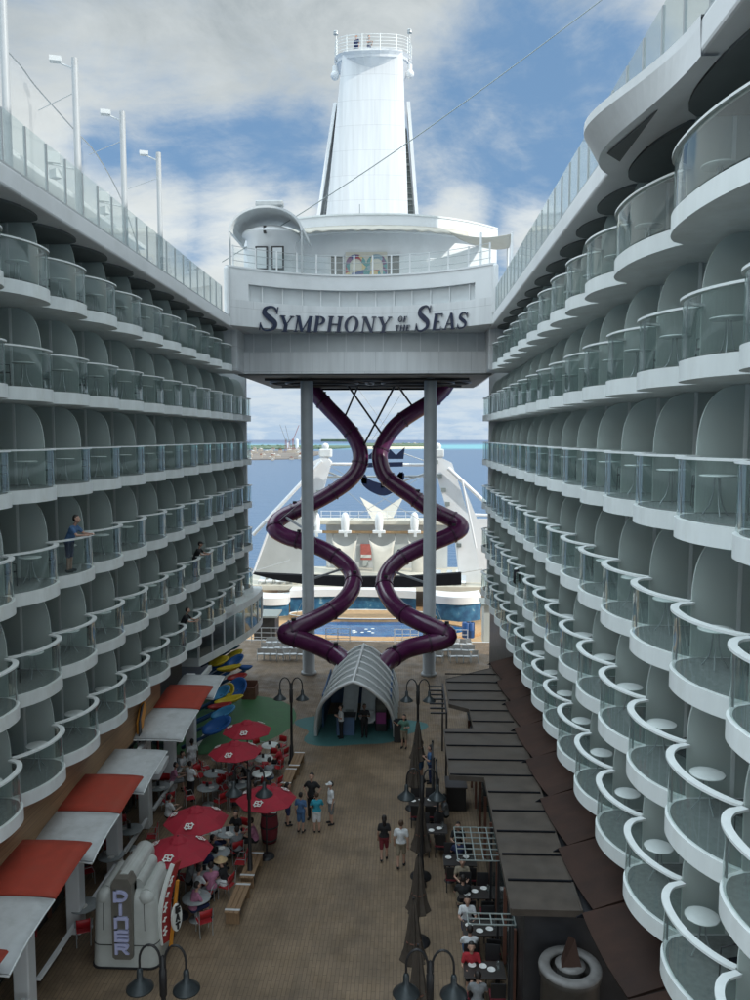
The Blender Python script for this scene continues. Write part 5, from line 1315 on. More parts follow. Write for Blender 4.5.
def pipe(x, r, z, ya, yb):
    n = 10; m = MB(); q = [(x+r*cos(PI*i/n), z+r*sin(PI*i/n)) for i in range(n+1)]
    m.prism(q+[(x-r,z-.25),(x+r,z-.25)], ya, yb, 'y'); wb(m, 'roof_roll', DINB, o)
pipe(cxk-.62,.22,2.12,y0k+.35,y0k+dk_-.05); pipe(cxk+.62,.22,2.12,y0k+.2,y0k+dk_-.05); pipe(cxk+.33,.17,2.42,y0k+.3,y0k+dk_-.1); pipe(cxk,.30,2.55,y0k+.12,y0k+dk_+.25); pipe(cxk-.33,.14,2.40,y0k+.3,y0k+dk_-.1)
for s in (-1,1): m = MB(); m.sphere((cxk+s*.62,y0k+.26,2.07),.27,14,(1,.9,.95)); wb(m, 'corner_cap', DINB, o)
yb_ = y0k-.07
bd = [(cxk-.30,.42),(cxk-.22,.36),(cxk+.22,.36),(cxk+.30,.42),(cxk+.30,2.62),(cxk+.20,2.82),(cxk-.20,2.82),(cxk-.30,2.62)]
m = MB(); m.prism(bd, yb_-.06, yb_+.4, 'y'); pn = wb(m, 'sign_board', DINP, o)
def block_letter(ch, x, z, w, h, y0, y1, mt, par, t=None):
    m = MB(); t = t or w*.26
    if ch == 'D': hbar(m,x,x+t,z,h,y0,y1); ring(m, x+w*.4, z+h/2, w*.6, h/2, w*.6-t, h/2-t, -PI/2, PI/2, y0, y1, 14); hbar(m,x,x+w*.42,z,t,y0,y1+.001); hbar(m,x,x+w*.42,z+h-t,t,y0,y1+.001)
    if ch == 'I': hbar(m,x+w*.37,x+w*.37+t,z,h,y0,y1)
    if ch == 'N': hbar(m,x,x+t,z,h,y0,y1); hbar(m,x+w-t,x+w,z,h*.86,y0,y1); hbar(m,x,x+w-t*.4,z+h-t,t,y0,y1+.001)
    if ch == 'E': 
        hbar(m,x,x+t,z,h,y0,y1)
        for q in (0,(h-t)/2,h-t): hbar(m,x,x+w,z+q,t,y0,y1+.001)
    if ch == 'R':
        hbar(m,x,x+t,z,h,y0,y1); hbar(m,x,x+w*.7,z+h-t,t,y0,y1+.001); hbar(m,x,x+w*.7,z+h*.42,t,y0,y1+.001); ring(m,x+w*.62,z+h*.42+(h*.58)/2,w*.38,h*.29,w*.38-t,h*.29-t,-PI/2,PI/2,y0,y1,12)
        m.prism([(x+w*.45,z+h*.45),(x+w*.45+t*1.1,z+h*.45),(x+w,z),(x+w-t*1.15,z)],y0,y1,'y')
    if ch == 'A': m.prism([(x,z),(x+t,z),(x+w*.5+t*.4,z+h),(x+w*.5-t*.4,z+h)],y0,y1,'y'); m.prism([(x+w-t,z),(x+w,z),(x+w*.5+t*.4,z+h),(x+w*.5-t*.4,z+h)],y0,y1+.001,'y'); hbar(m,x+w*.2,x+w*.8,z+h*.28,t*.8,y0,y1+.002)
    if ch == 'T': hbar(m,x,x+w,z+h-t,t,y0,y1); hbar(m,x+w/2-t/2,x+w/2+t/2,z,h,y0,y1+.001)
    return m
for i, ch in enumerate('DINER'):
    z = 2.13-i*.40
    m = block_letter(ch, cxk-.205, z+.02, .41, .34, yb_-.12, yb_-.06, LETL, pn, .082); wb(m, 'letter_'+ch.lower(), LETL, pn); bpy.context.view_layer.update() if False else None
for c in pn.children: pass
# side sign with red arc, orange strip and a white oval plate, turned a little towards the walkway
S0 = Vector((cxk+wk/2-.02, y0k+.35, 0)); SU = Vector((.52,.85,0)).normalized(); SN = Vector((SU.y,-SU.x,0))
def sp_(m): m.v = [tuple(S0+SU*v[0]+Vector((0,0,v[2]))-SN*v[1]) for v in m.v]; return m
n = 16
po = [(.02+.50*(i/n)**2.2-.10*sin(PI*i/n), .55+2.25*i/n) for i in range(n+1)]
pi2 = [(a+.40-.12*(i/n), z) for i, (a, z) in enumerate(po)]
m = MB(); m.prism(po+pi2[::-1], -.10, .0, 'y'); ss_ = wb(sp_(m), 'side_sign', REDP, o)
m = MB(); m.prism([(a-.05,z) for a,z in po]+po[::-1], -.13, .02, 'y'); wb(sp_(m), 'side_sign_edge', LETW, o)
m = MB(); m.prism([(.20,.35),(.30,.35),(.62,2.3),(.53,2.3)], -.2, -.14, 'y'); wb(sp_(m), 'orange_strip', ORNG, o)
m = MB(); m.prism([(.42+.19*cos(2*PI*i/20), 1.25+.42*sin(2*PI*i/20)) for i in range(20)], -.3, -.23, 'y'); pl_ = wb(sp_(m), 'oval_plate', LETW, o)
for i, ch in enumerate('EAT'):
    m = block_letter(ch, .34, 1.42-i*.26, .16, .21, -.335, -.303, BLACK, pl_, .045); wb(sp_(m), 'letter_'+ch.lower(), BLACK, pl_)
for i in range(8):
    k = 2+int(i*1.7); a, z = po[k]
    m = MB(); m.bar((a+.05,-.12,z), (a+.19,-.12,z+.10), .035, .02); m.bar((a+.12,-.125,z-.03), (a+.12,-.125,z+.12), .03, .02); wb(sp_(m), 'sign_character', LETW, ss_)

# ================================================================== STREET FURNITURE
def make_lamp():
    t = empty('street_lamp', (0,0,0)); tag(t, 'x', 'street lamp')
    m = MB(); m.lathe([(.0,0),(.17,0),(.17,.12),(.10,.25),(.085,.9),(.065,1.0),(.055,3.0),(.085,3.05),(.085,3.65),(.05,3.7),(.05,3.95),(0,4.0)], 14); m.build('pole', BLACK, t)
    for s in (-1,1):
        m = MB(); m.tube([(s*.05,0,3.7)]+[(s*(.05+.24*(1-cos(PI*i/10)))*1.0, 0, 3.85+.38*sin(PI*i/10)) for i in range(11)]+[(s*.53,0,3.62)], .028, 8); a = m.build('arm', BLACK, t)
        h = MB(); h.lathe([(.0,3.68),(.05,3.66),(.07,3.6),(.07,3.45),(.12,3.38),(.30,3.22),(.31,3.19),(.27,3.2),(.1,3.34),(0,3.36)], 20, (s*.53,0,0)); h.build('shade', mat('lamp_shade_metal',(.05,.06,.065),.35,.15,8,metal=.4) if s < 0 else MATS['lamp_shade_metal'], t)
        b = MB(); b.sphere((s*.53,0,3.27), .07, 8); b.build('bulb', LETW, t)
    return t
LP = tree(make_lamp()); used = False
for X_, lst in ((-5.45, ((16.42,'double-armed black lamp in the bottom left foreground before the diner kiosk'),(26.0,'double-armed black lamp among the red parasols on the left'),(35.9,'double-armed black lamp between the farthest left benches'))), (.55, ((16.5,'double-armed black lamp at the bottom beside the folded brown parasols'),(26.0,'double-armed black lamp midway along the row of folded brown parasols'),(35.9,'double-armed black lamp farthest away right of the white tunnel')))):
    for y, l in lst: place(LP, used, (X_, y, 0), 0.0, l, 'double-armed street lamps along the boardwalk'); used = True
# red parasols
def make_parasol():
    t = empty('red_parasol', (0,0,0)); tag(t, 'x', 'parasol')
    n = 8; R = 1.12; m = MB(); rows = []
    for (r, z) in ((.16,2.62),(.45,2.52),(.8,2.38),(R,2.22)):
        rows.append([Vector((r*cos(2*PI*j/n), r*sin(2*PI*j/n), z)) for j in range(n+1)])
    m.sheet(rows, False); c = m.build('canopy', REDU, t); solidify(c, .02)
    m = MB(); m.lathe([(.30,2.60),(.18,2.70),(0,2.74)], 8, smooth=False); m.build('vent_cap', REDU, t)
    for j in range(n):
        a = 2*PI*j/n; m = MB(); m.tube([(.05*cos(a),.05*sin(a),2.55),(R*.98*cos(a),R*.98*sin(a),2.2)], .01, 4); m.build('rib', BLACK, t)
    m = MB(); m.tube([(0,0,.05),(0,0,2.75)], .028, 8); m.build('pole', BLACK, t)
    m = MB(); m.lathe([(0,.12),(.05,.12),(.28,.06),(.3,.0)], 18); m.build('base', BLACK, t)
    for j in (0,3,5):
        a = 2*PI*(j+.5)/n; rr = .80; z = 2.405
        d = Vector((cos(a), sin(a), -.42)).normalized(); s = Vector((-sin(a),cos(a),0)); c0 = Vector((rr*cos(a)*.97, rr*sin(a)*.97, z)); nn = s.cross(d); nn = nn if nn.z > 0 else -nn
        m = MB()
        for (u0,v0,u1,v1) in ((-.12,-.1,.12,-.1),(.12,-.1,.12,.1),(.12,.1,-.12,.1),(-.12,.1,-.12,-.1),(-.12,-.02,.12,.04),(-.03,-.1,.03,.1),(-.16,.06,-.05,.15),(.05,-.15,.17,-.06)):
            m.bar(c0+s*u0+d*v0+nn*.02, c0+s*u1+d*v1+nn*.02, .035, .006, up=nn)
        m.build('printed_logo', LETW, t)
    return t
PA = tree(make_parasol()); used = False
for x, y, l in ((247,725,'red parasol farthest from the camera above the white tables'),(235,746,'red parasol second farthest, over the left tables'),(266,792,'red parasol beside the black lamp and the dark red barrel'),(196,813,'red parasol in the middle of the left cafe'),(178,843,'red parasol nearest the camera just behind the diner kiosk')):
    p = atz(x, y, 2.5); place(PA, used, (p.x,p.y,0), random.uniform(0,.6), l, 'red parasols of the left cafe'); used = True
# folded brown parasols
def make_folded():
    t = empty('folded_parasol', (0,0,0)); tag(t, 'x', 'parasol')
    n = 16; rows = []
    for (r, z) in ((.03,2.75),(.07,2.62),(.12,2.2),(.17,1.75),(.24,1.3),(.33,1.02),(.31,.98),(.1,1.1)):
        rows.append([Vector(((r*(1+(.22 if j%2 else -.18)))*cos(2*PI*j/n), (r*(1+(.22 if j%2 else -.18)))*sin(2*PI*j/n), z+(.06 if j%2 else 0))) for j in range(n+1)])
    m = MB(); m.sheet(rows[::-1], False); m.build('folded_canopy', BROWNU, t)
    m = MB(); m.tube([(0,0,.03),(0,0,2.85)], .03, 8); m.build('pole', BLACK, t)
    m = MB(); m.lathe([(0,.1),(.08,.1),(.36,.05),(.38,0)], 20); m.build('base', BLACK, t)
    m = MB(); m.tube([(.2*cos(2*PI*j/12),.2*sin(2*PI*j/12),1.6) for j in range(12)], .02, 5, closed=True); m.build('tie_strap', BROWNP, t)
    return t
FP = tree(make_folded()); used = False
for x, y, l in ((418,722,'folded brown parasol farthest away near the man in green'),(414.5,745,'folded brown parasol second farthest, leaning over the far lamp'),(421,802,'folded brown parasol behind the middle right lamp'),(418.5,857,'folded brown parasol right of the walking couple'),(413.5,901,'folded brown parasol second from the bottom'),(418,948,'folded brown parasol nearest the camera behind the bottom lamp'),(443,772,'folded brown parasol beside the restaurant screens')):
    if x == 443: continue
    p = atz(x, y, 2.75); place(FP, used, (p.x,p.y,0), random.uniform(0,1), l, 'folded brown parasols along the right restaurant'); used = True
# benches
def make_bench():
    t = empty('bench', (0,0,0)); tag(t, 'x', 'bench')
    for k in range(3): m = MB(); m.box((-.16+.16*k,0,.44), (.15,1.75,.045), bev=.01); m.build('seat_slat', WOODB, t)
    for s in (-1,1):
        m = MB(); m.box((0,s*.7,.21), (.44,.10,.42)); m.build('leg', WOODB, t)
        m = MB(); m.box((0,s*.72,.468), (.5,.09,.012)); m.build('metal_strap', SILV, t)
    return t
BN = tree(make_bench()); used = False
for x, y, l in ((238,897,'wooden bench with metal straps nearest the camera'),(252,864,'wooden bench with metal straps touching the middle left lamp'),(288.5,776,'wooden bench just before the far left lamp'),(297,759,'wooden bench just beyond the far left lamp')):
    p = atz(x, y, .45); place(BN, used, (p.x,p.y,0), -.03, l, 'wooden benches between the left lamps'); used = True
# round cafe tables with red chairs
def make_table(mt, r, nm):
    t = empty(nm, (0,0,0)); tag(t, 'x', 'table')
    m = MB(); m.lathe([(0,.72),(r-.02,.72),(r,.73),(r,.75),(r-.01,.76),(0,.76)], 26); m.build('tabletop', mt, t)
    m = MB(); m.tube([(0,0,.02),(0,0,.72)], .035, 8); m.build('column', STEEL, t)
    m = MB(); m.lathe([(0,.06),(.06,.05),(.24,.02),(.25,0)], 16); m.build('foot', STEEL, t)
    return t
def make_rchair():
    t = empty('cafe_chair', (0,0,0)); tag(t, 'x', 'chair')
    m = MB(); m.box((0,0,.44), (.44,.42,.035), bev=.015); m.build('seat', REDC, t)
    m = MB(); g = []
    for z in (.58,.72,.86): g.append([Vector((.23*sin(a), -.2-.06*cos(a)+.02-(z-.58)*.15+.05, z)) for a in [(-1+2*i/8)*1.2 for i in range(9)]])
    m.sheet(g); b = m.build('backrest', REDC, t); solidify(b, .025)
    for s in (-1,1):
        m = MB(); m.tube([(s*.2,.2,0),(s*.21,.19,.43)], .014, 6); m.build('leg', STEEL, t)
        m = MB(); m.tube([(s*.2,-.24,0),(s*.21,-.2,.43),(s*.22,-.24,.88)], .014, 6); m.build('leg', STEEL, t)
        m = MB(); m.tube([(s*.24,-.2,.64),(s*.26,.1,.66),(s*.21,.19,.44)], .014, 6); m.build('armrest', STEEL, t)
    return t
TW = tree(make_table(TABW, .44, 'white_cafe_table')); TG = tree(make_table(TABG, .46, 'grey_cafe_table')); RC = tree(make_rchair()); uw = ug = uc = False
TL = [(270.4,745,'W','farthest white table by the far left lamp',4),(263.7,758,'W','white table just before the farthest one',4),(221,757,'G','grey table under the second farthest parasol',3),(214,773,'G','grey table where the waiter in white serves',3),(238,784,'G','grey table in the crowded middle of the cafe',3),(262,773,'W','white table behind the middle left lamp',3),(208,787,'G','grey table in front of the waiter in dark trousers',3),(228.5,832,'G','grey table right of the middle parasol with diners',3),(217.6,852,'G','empty grey table behind the striped-shirt diner',2),(205.5,871,'G','grey table with diners and the straw hat woman',2),(196.5,897,'G','nearest grey table with the woman in pink',3),(159,786,'G','grey table under the white awning',3),(130,829,'G','grey table behind the diner kiosk roof',3),(111,855,'G','grey table left of the diner kiosk roof',2),(84,905,'G','grey table at the left edge of the diner kiosk',2),(177,762,'G','small grey table against the shop wall',2)]
rn = random.Random(21); TC = {}
plates = 0
for i, (x, y, k, l, nc) in enumerate(TL):
    p = atz(x, y, .76)
    if k == 'W': place(TW, uw, (p.x,p.y,0), 0, l, 'round tables of the left cafe'); uw = True
    else: place(TG, ug, (p.x,p.y,0), 0, l, 'round tables of the left cafe'); ug = True
    TC[i] = p; a0 = rn.uniform(0,6)
    for c in range(nc):
        a = a0+2*PI*c/nc+rn.uniform(-.25,.25); d = .74+rn.uniform(0,.15)
        place(RC, uc, (p.x+d*cos(a), p.y+d*sin(a), 0), a+PI/2, 'red chair at the '+l, 'red chairs of the left cafe'); uc = True
def small(nm, label, cat, loc, fn, mt, grp=None):
    m = MB(); fn(m); o = m.build(nm, mt, None, loc); tag(o, label, cat, grp); return o
PLATE = mat('white_china', (.72,.72,.7), .25, .05, 8)
for i, (x, y, k, l, nc) in enumerate(TL):
    p = TC[i]
    for q in range(2 if i % 3 else 1):
        dx, dy = rn.uniform(-.25,.25), rn.uniform(-.25,.25)
        small('plate', f'white {"plate" } on the {l}', 'plate', (p.x+dx,p.y+dy,.765), lambda m: m.lathe([(0,.004),(.07,.004),(.12,.022),(.125,.02),(.07,0),(0,0)], 16), PLATE, 'plates in the left cafe')
    small('menu_holder', f'small dark menu stand on the {l}', 'menu stand', (p.x-.05,p.y+.05,.763), lambda m: (m.box((0,0,.09),(.12,.05,.18))), BLACK, 'menu stands in the left cafe')
# barrel bin
g = atz(269.5,841); o = empty('barrel_bin', (g.x,g.y,0)); tag(o, 'dark red barrel with a white top below the lamp-side parasol', 'barrel')
m = MB(); m.lathe([(0,0),(.27,0),(.33,.35),(.35,.62),(.33,.9),(.28,1.2),(0,1.2)], 20); m.build('body', CL['darkred'], o)
for z, r in ((.1,.30),(.62,.36),(1.1,.31)): m = MB(); m.lathe([(r,z),(r+.012,z),(r+.012,z+.06),(r,z+.06)], 20); m.build('hoop', BLACK, o)
m = MB(); m.box((0,0,1.24), (.62,.4,.06), bev=.01); m.build('top', LETW, o)

# ================================================================== RIGHT RESTAURANT
o = empty('restaurant_building', (3.2, 29, 0)); tag(o, 'dark restaurant with a seamed bronze roof below the right balconies', 'building')
RP = [(1.9,36.7),(4.4,38.7),(4.5,30),(4.33,18.45),(2.61,18.45),(2.69,25.9),(1.51,26.0),(1.51,30.3),(2.69,30.35),(2.69,32.6),(1.87,33.2)]
m = MB(); m.prism(RP, 3.86, 4.0); wb(m, 'roof', BROWNR, o)
for k in range(15):
    y = 19.7+1.27*k
    xa = 2.68 if (y < 25.95 or 30.3 < y < 32.6) else (1.52 if y < 30.3 else (1.9 if y > 33.1 else 2.3))
    m = MB(); m.box(((xa+4.38)/2, y, 4.02), (4.38-xa,.05,.05)); wb(m, 'roof_seam', BLK2, o)
m = MB()
for a, b in zip(RP, RP[1:]+RP[:1]): m.bar((a[0],a[1],3.93),(b[0],b[1],3.93), .05,.17)
wb(m, 'roof_edge', BROWNR, o)
m = MB(); m.prism([(2.95,18.6),(9,18.6),(9,37),(2.95,37)], 0, 3.85); wb(m, 'wall', SHOPD, o)
for k in range(9):
    m = MB(); m.box((2.9, 20.4+k*1.9, 1.5), (.08,1.3,2.2)); w_ = wb(m, 'window', GLDOOR, o)
    f = MB(); f.box((2.87,20.4+k*1.9-.68,1.5),(.1,.08,2.3)); f.build('window_frame', BROWNP, w_)
m = MB(); m.prism([(5.5,37),(17,37),(17,51),(5.5,51)], 0, 5.45); wb(m, 'aft_wall', SHOPD, o)
# big brown curved panels between the roof and the lowest balconies
for k in range(10):
    y0 = 9.2+k*3.0; 
    if y0 < 14: pass
    o2 = empty('curved_canopy_panel', (4.9, y0+1.5, 4.2)); tag(o2, f'brown curved canopy panel under the right balconies, {ORD[9-k]} from the stern', 'canopy', 'brown curved panels under the right balconies')
    g = []
    for i in range(7):
        u = i/6; yy = y0+.12+2.84*u; bx = 4.12+.30*(1-u)**2.0
        g.append([Vector((bx+.15,yy,4.10)), Vector((5.8,yy,4.55)), Vector((7.4,yy,5.0))])
    m = MB(); m.sheet(g, False); s_ = wb(m, 'panel', BROWNC, o2); solidify(s_, .06)
    m = MB(); m.prism([(p.x,p.z) for p in g[-1]]+[(7.4,4.0),(4.12,4.0)], y0+2.96, y0+3.0, 'y'); wb(m, 'end_plate', BLK2, o2)
# drum vent in the foreground
g = atz(570,968,3.0); o = empty('drum_vent', (g.x,g.y,0)); tag(o, 'large dark drum with a grey ring and a brown hood in the bottom right corner', 'vent')
m = MB(); m.lathe([(.66,0),(.70,.1),(.68,2.75),(.72,2.85),(.74,3.0),(.70,3.06),(.55,3.06),(.50,2.98),(.48,2.8),(0,2.8)], 32); m.build('drum', mat('dark_drum_metal',(.06,.055,.05),.45,.2,3,metal=.4), o)
m = MB(); m.lathe([(.72,2.98),(.745,3.02),(.72,3.08),(.5,3.09),(.46,3.03),(.5,2.98)], 32); m.build('rim', mat('worn_grey_rim',(.16,.155,.15),.5,.2,5), o)
m = MB(); m.lathe([(.3,2.8),(.32,3.05),(.36,3.1),(.2,3.12),(0,3.1)], 20); m.build('inner_ring', MATS['worn_grey_rim'], o)
m = MB(); m.add([(-.26,-.2,3.05),(.26,-.16,3.05),(.24,.22,3.05),(-.2,.2,3.05),(-.02,.12,3.72),(.14,.16,3.62)], [(3,2,1,0),(0,1,5,4),(1,2,5),(2,3,4,5),(3,0,4)]); m.build('hood', BROWNC, o)
# pergola grids
for i, (x0,x1,y0,y1,nx,ny) in enumerate(((1.6,2.8,19.04,19.5,4,2),(1.53,2.8,22.05,24.0,5,6))):
    o = empty('pergola_grid', ((x0+x1)/2,(y0+y1)/2,0)); tag(o, ['narrow steel pergola grid over the nearest restaurant tables','square steel pergola grid over the middle restaurant tables'][i], 'pergola', 'steel pergola grids of the restaurant')
    m = MB()
    for k in range(nx+1): m.box((lerp(x0,x1,k/nx),(y0+y1)/2,3.2),(.028,y1-y0,.03))
    for k in range(ny+1): m.box(((x0+x1)/2,lerp(y0,y1,k/ny),3.2),(x1-x0,.028,.028))
    wb(m, 'grid', TRIM, o)
    for y in (y0,y1): m = MB(); m.box((2.72,y,1.6),(.07,.07,3.2)); wb(m, 'post', BLACK, o)
o = empty('slatted_awning', (1.45,36,0)); tag(o, 'dark slatted awning at the far end of the restaurant roof', 'awning')
for k in range(7): m = MB(); m.box((1.45,34.0+k*.62,3.3),(.75,.09,.06)); wb(m, 'slat', BLACK, o)
m = MB(); m.box((1.8,35.9,3.35),(.07,4.1,.08)); wb(m, 'carrier', BLACK, o)
m = MB(); m.box((1.8,34,1.65),(.08,.08,3.3)); m.box((1.8,37.8,1.65),(.08,.08,3.3)); wb(m, 'post', BLACK, o)
for i, (y0,y1,x) in enumerate(((31.3,33.1,1.15),(29.3,31.15,1.25))):
    o = empty('folding_screen', (x,(y0+y1)/2,0)); tag(o, ['dark framed screen panel farther along the restaurant front','dark framed screen panel nearer along the restaurant front'][i], 'screen', 'framed screens at the restaurant')
    m = MB(); m.box((x,(y0+y1)/2,1.5),(.03,y1-y0,1.6)); wb(m, 'panel', BROWNU, o)
    for z in (.7,1.1,1.5,1.9,2.3): m = MB(); m.box((x-.03,(y0+y1)/2,z),(.05,y1-y0,.06)); wb(m, 'crossbar', BLACK, o)
    for y in (y0,y1): m = MB(); m.box((x,y,1.2),(.08,.08,2.4)); wb(m, 'post', BLACK, o)
# dark square tables
def make_dtable():
    t = empty('dark_table', (0,0,0)); tag(t, 'x', 'table')
    m = MB(); m.box((0,0,.74),(1.15,.72,.04), bev=.01); m.build('tabletop', TABD, t)
    for s in (-1,1): m = MB(); m.tube([(s*.35,0,.02),(s*.35,0,.72)], .035, 8); m.lathe([(.05,.04),(.2,.0)], 10, (s*.35,0,0)); m.build('pedestal', BLACK, t)
    return t
def make_dchair():
    t = empty('dark_chair', (0,0,0)); tag(t, 'x', 'chair')
    m = MB(); m.box((0,0,.45),(.42,.42,.05), bev=.015); m.build('seat', CL['darkred'], t)
    m = MB(); m.prism([(-.21,.5),(-.18,.5),(-.25,.95),(-.28,.95)], -.2,.2,'x'); m.build('backrest', BLACK, t)
    for sx in (-1,1):
        for sy in (-1,1): m = MB(); m.box((sx*.18,sy*.18,.22),(.035,.035,.44)); m.build('leg', BLACK, t)
    return t
DT = tree(make_dtable()); DC = tree(make_dchair()); ud = uc2 = False
DY = [20.76,22.63,24.5,26.4,28.6,30.8]; DN = ['nearest dark table','second dark table from the camera','third dark table from the camera','fourth dark table from the camera','fifth dark table from the camera','farthest dark table']
for i, y in enumerate(DY):
    X_ = (2.2,2.3,2.3,1.9,1.0,.7)[i]
    place(DT, ud, (X_,y,0), 0, DN[i]+' along the restaurant front', 'dark tables of the restaurant'); ud = True
    for sx in (-.3,.3):
        for sy in (-1,1):
            place(DC, uc2, (X_+sx,y+sy*.56,0), (0 if sy < 0 else PI)+rn.uniform(-.1,.1), f'dark chair at the {"near" if sy<0 else "far"} {"left" if sx<0 else "right"} side of the {DN[i]}', 'dark chairs of the restaurant'); uc2 = True
    for q in range(3):
        small('plate', f'white plate on the {DN[i]}', 'plate', (X_-.35+.3*q+rn.uniform(-.05,.05),y+rn.uniform(-.2,.2),.765), lambda m: m.lathe([(0,.004),(.07,.004),(.11,.022),(.115,.02),(.07,0),(0,0)], 14), PLATE, f'plates on the dark tables')
    small('water_jug', f'clear-looking white jug on the {DN[i]}', 'jug', (X_+.4,y+.05,.762), lambda m: m.lathe([(0,0),(.05,0),(.06,.1),(.045,.2),(.05,.22),(0,.22)], 12), GLG, 'jugs on the dark tables')
# planting box / low wall between tables and walkway at the far end
o = empty('service_trolley', (1.7,33.6,0)); tag(o, 'dark service stand under the restaurant roof opening', 'stand')
m = MB(); m.box((2.1,32.0,.5),(.8,1.0,1.0), bev=.02); wb(m, 'cabinet', BLACK, o); m = MB(); m.box((2.1,32.0,1.03),(.9,1.1,.05)); wb(m, 'top', TABD, o)
# ================================================================== PEOPLE IN PLACE
def person(ps, loc, rz, label, top='white', bottom='shorts', bcol='grey', hair='hair', hcol=None, skin=SKIN1, hat=None, hatcol=None, shoes='black', sc=1.0, group=None):
    P_ = POSES[ps]
    def lk(nm, me, mt, par):
        o = bpy.data.objects.new(nm, me); COL.objects.link(o); o.parent = par
        o.material_slots[0].link = 'OBJECT'; o.material_slots[0].material = mt; return o
    o = bpy.data.objects.new('person', P_['body']); COL.objects.link(o); o.location = loc; o.rotation_euler = (0,0,rz); o.scale = (sc,)*3
    o.material_slots[0].link = 'OBJECT'; o.material_slots[0].material = skin; tag(o, label, 'person', group)
    lk('shirt', P_['shirt'], CL[top], o); lk(bottom, P_[bottom], CL[bcol], o); lk('shoes', P_['shoes'], CL[shoes], o)
    if hair: lk(hair, P_[hair], hcol or HAIRD, o)
    if hat: lk(hat, P_[hat], CL[hatcol or 'white'], o)
    return o
def sitter(x, y, rz, label, chair=None, **k):
    ps = k.pop('ps', 'sit'); p = atz(x, y, 1.0 if chair is None else chair); return person(ps, (p.x,p.y,0), rz, label, **k)
# standing and walking (photo position of the feet); rz=0 looks away from the camera
def stander(x, y, rz, label, ps='stand', **k): p = atz(x, y, 0); return person(ps, (p.x,p.y,0), rz, label, **k)
stander(384,860,.05,'person with long dark hair in a black top and dark red shorts walking away','walk_f',top='black',bcol='darkred',hair='long_hair',sc=.97)
stander(401,867,-.05,'person in a pale shirt and khaki shorts walking away beside the one in black','walk',top='white',bcol='khaki',hcol=HAIRB)
stander(404,748,PI*.9,'person in green standing with raised hands by the far folded parasol','point',top='green',bcol='khaki',sc=.98)
stander(331,824,PI*.62,'person in a white cap, white shirt and grey shorts at the right of the group','stand',top='white',bcol='grey',hat='cap')
stander(312,819,PI*.95,'big person dressed all in black at the back of the chatting group','stand_f',top='black',bcol='black',bottom='trousers',sc=1.1)
stander(317,832,.15,'person with a turquoise top and white shorts in the chatting group','chest',top='turquoise',bcol='white',hcol=HAIRB,sc=.92)
stander(301,832,-.3,'person in a blue-grey outfit seen from behind in the chatting group','stand',top='blue',bottom='shorts',bcol='blue',sc=.92)
stander(288,825,-1.2,'person in a dark top and navy shorts at the left of the chatting group','stand_f',top='black',bcol='navy',hair='long_hair')
stander(191,801,-.5,'waiter in a white shirt and dark trousers bending over a grey table','chest',top='white',bottom='trousers',bcol='black')
stander(192.5,776,.6,'waiter dressed in white with a white cap near the shop front','stand',top='white',bottom='trousers',bcol='white',hat='cap',skin=SKIN2)
stander(231.5,782,.4,'waiter in a white shirt standing among the middle tables','stand',top='white',bottom='trousers',bcol='grey',skin=SKIN2)
stander(341,738,PI*.6,'person in a white shirt leaning over the desk inside the tunnel','chest',top='white',bottom='trousers',bcol='black')
stander(364.5,737,PI,'person in dark clothes standing at the exit trough inside the tunnel','chest',top='black',bottom='trousers',bcol='black',skin=SKIN2)
stander(421,778,1.2,'person in a pale blue shirt behind the folded parasols','stand',top='white',bottom='shorts',bcol='blue')
stander(430,783,1.6,'person in a blue shirt beside the restaurant screens','chest',top='blue',bottom='trousers',bcol='navy')
# seated in the left cafe (photo position of the chest)
S_ = [(193,893,-.9,'seated person in a pink top and navy shorts at the nearest grey table','sit_f',dict(top='pink',bcol='navy')),
 (211,873,.3,'seated person in a pale pink shirt seen from behind','sit',dict(top='pink',bcol='grey')),
 (225,868,1.3,'seated person with a straw sun hat and black and white clothes','sit_f',dict(top='black',bcol='white',bottom='skirt',hair=None,hat='sun_hat',hatcol='straw')),
 (189,866,-1.4,'seated person in grey leaning over a table near the parasol pole','sit',dict(top='grey',bcol='black')),
 (196,877,-.6,'seated person in white beside the one in a pale pink shirt','sit_f',dict(top='white',bcol='grey')),
 (211,844,-1.1,'seated person in black in front of the crowded grey table','sit',dict(top='black',bcol='black')),
 (213,828,-2.0,'seated person in a white shirt at the left of the crowded grey table','sit',dict(top='white',bcol='navy')),
 (238,836,.8,'seated person in a grey shirt seen from behind at the crowded table','sit',dict(top='grey',bcol='black')),
 (237.5,817,2.9,'seated person with long dark hair at the far side of the crowded table','sit_f',dict(top='black',bcol='black',hair='long_hair')),
 (255,826,1.8,'seated person in a salmon top beside the red barrel','sit_f',dict(top='pink',bcol='black',skin=SKIN1)),
 (206,855,-.4,'seated person in navy at the empty grey table','sit',dict(top='navy',bcol='black')),
 (181,758,-1.8,'seated person in a pale shirt against the shop wall, nearer one','sit',dict(top='white',bcol='khaki')),
 (172,770,-1.2,'seated person in a pinkish shirt against the shop wall','sit_f',dict(top='pink',bcol='grey')),
 (168,803,-.8,'seated person in white under the white awning','sit',dict(top='white',bcol='black')),
 (247,768,2.4,'seated person in black behind the second farthest parasol','sit',dict(top='black',bcol='black')),
 (256,790,1.0,'seated person in navy under the lamp-side parasol','sit',dict(top='navy',bcol='black')),
 (270,766,.4,'seated person in grey at the white table behind the lamp','sit_f',dict(top='grey',bcol='blue')),
 (280,751,1.5,'seated person in red at the farthest white table','sit',dict(top='red',bcol='black'))]
for x,y,rz,l,ps,k in S_: sitter(x,y,rz,l,1.0,ps=ps,**k)
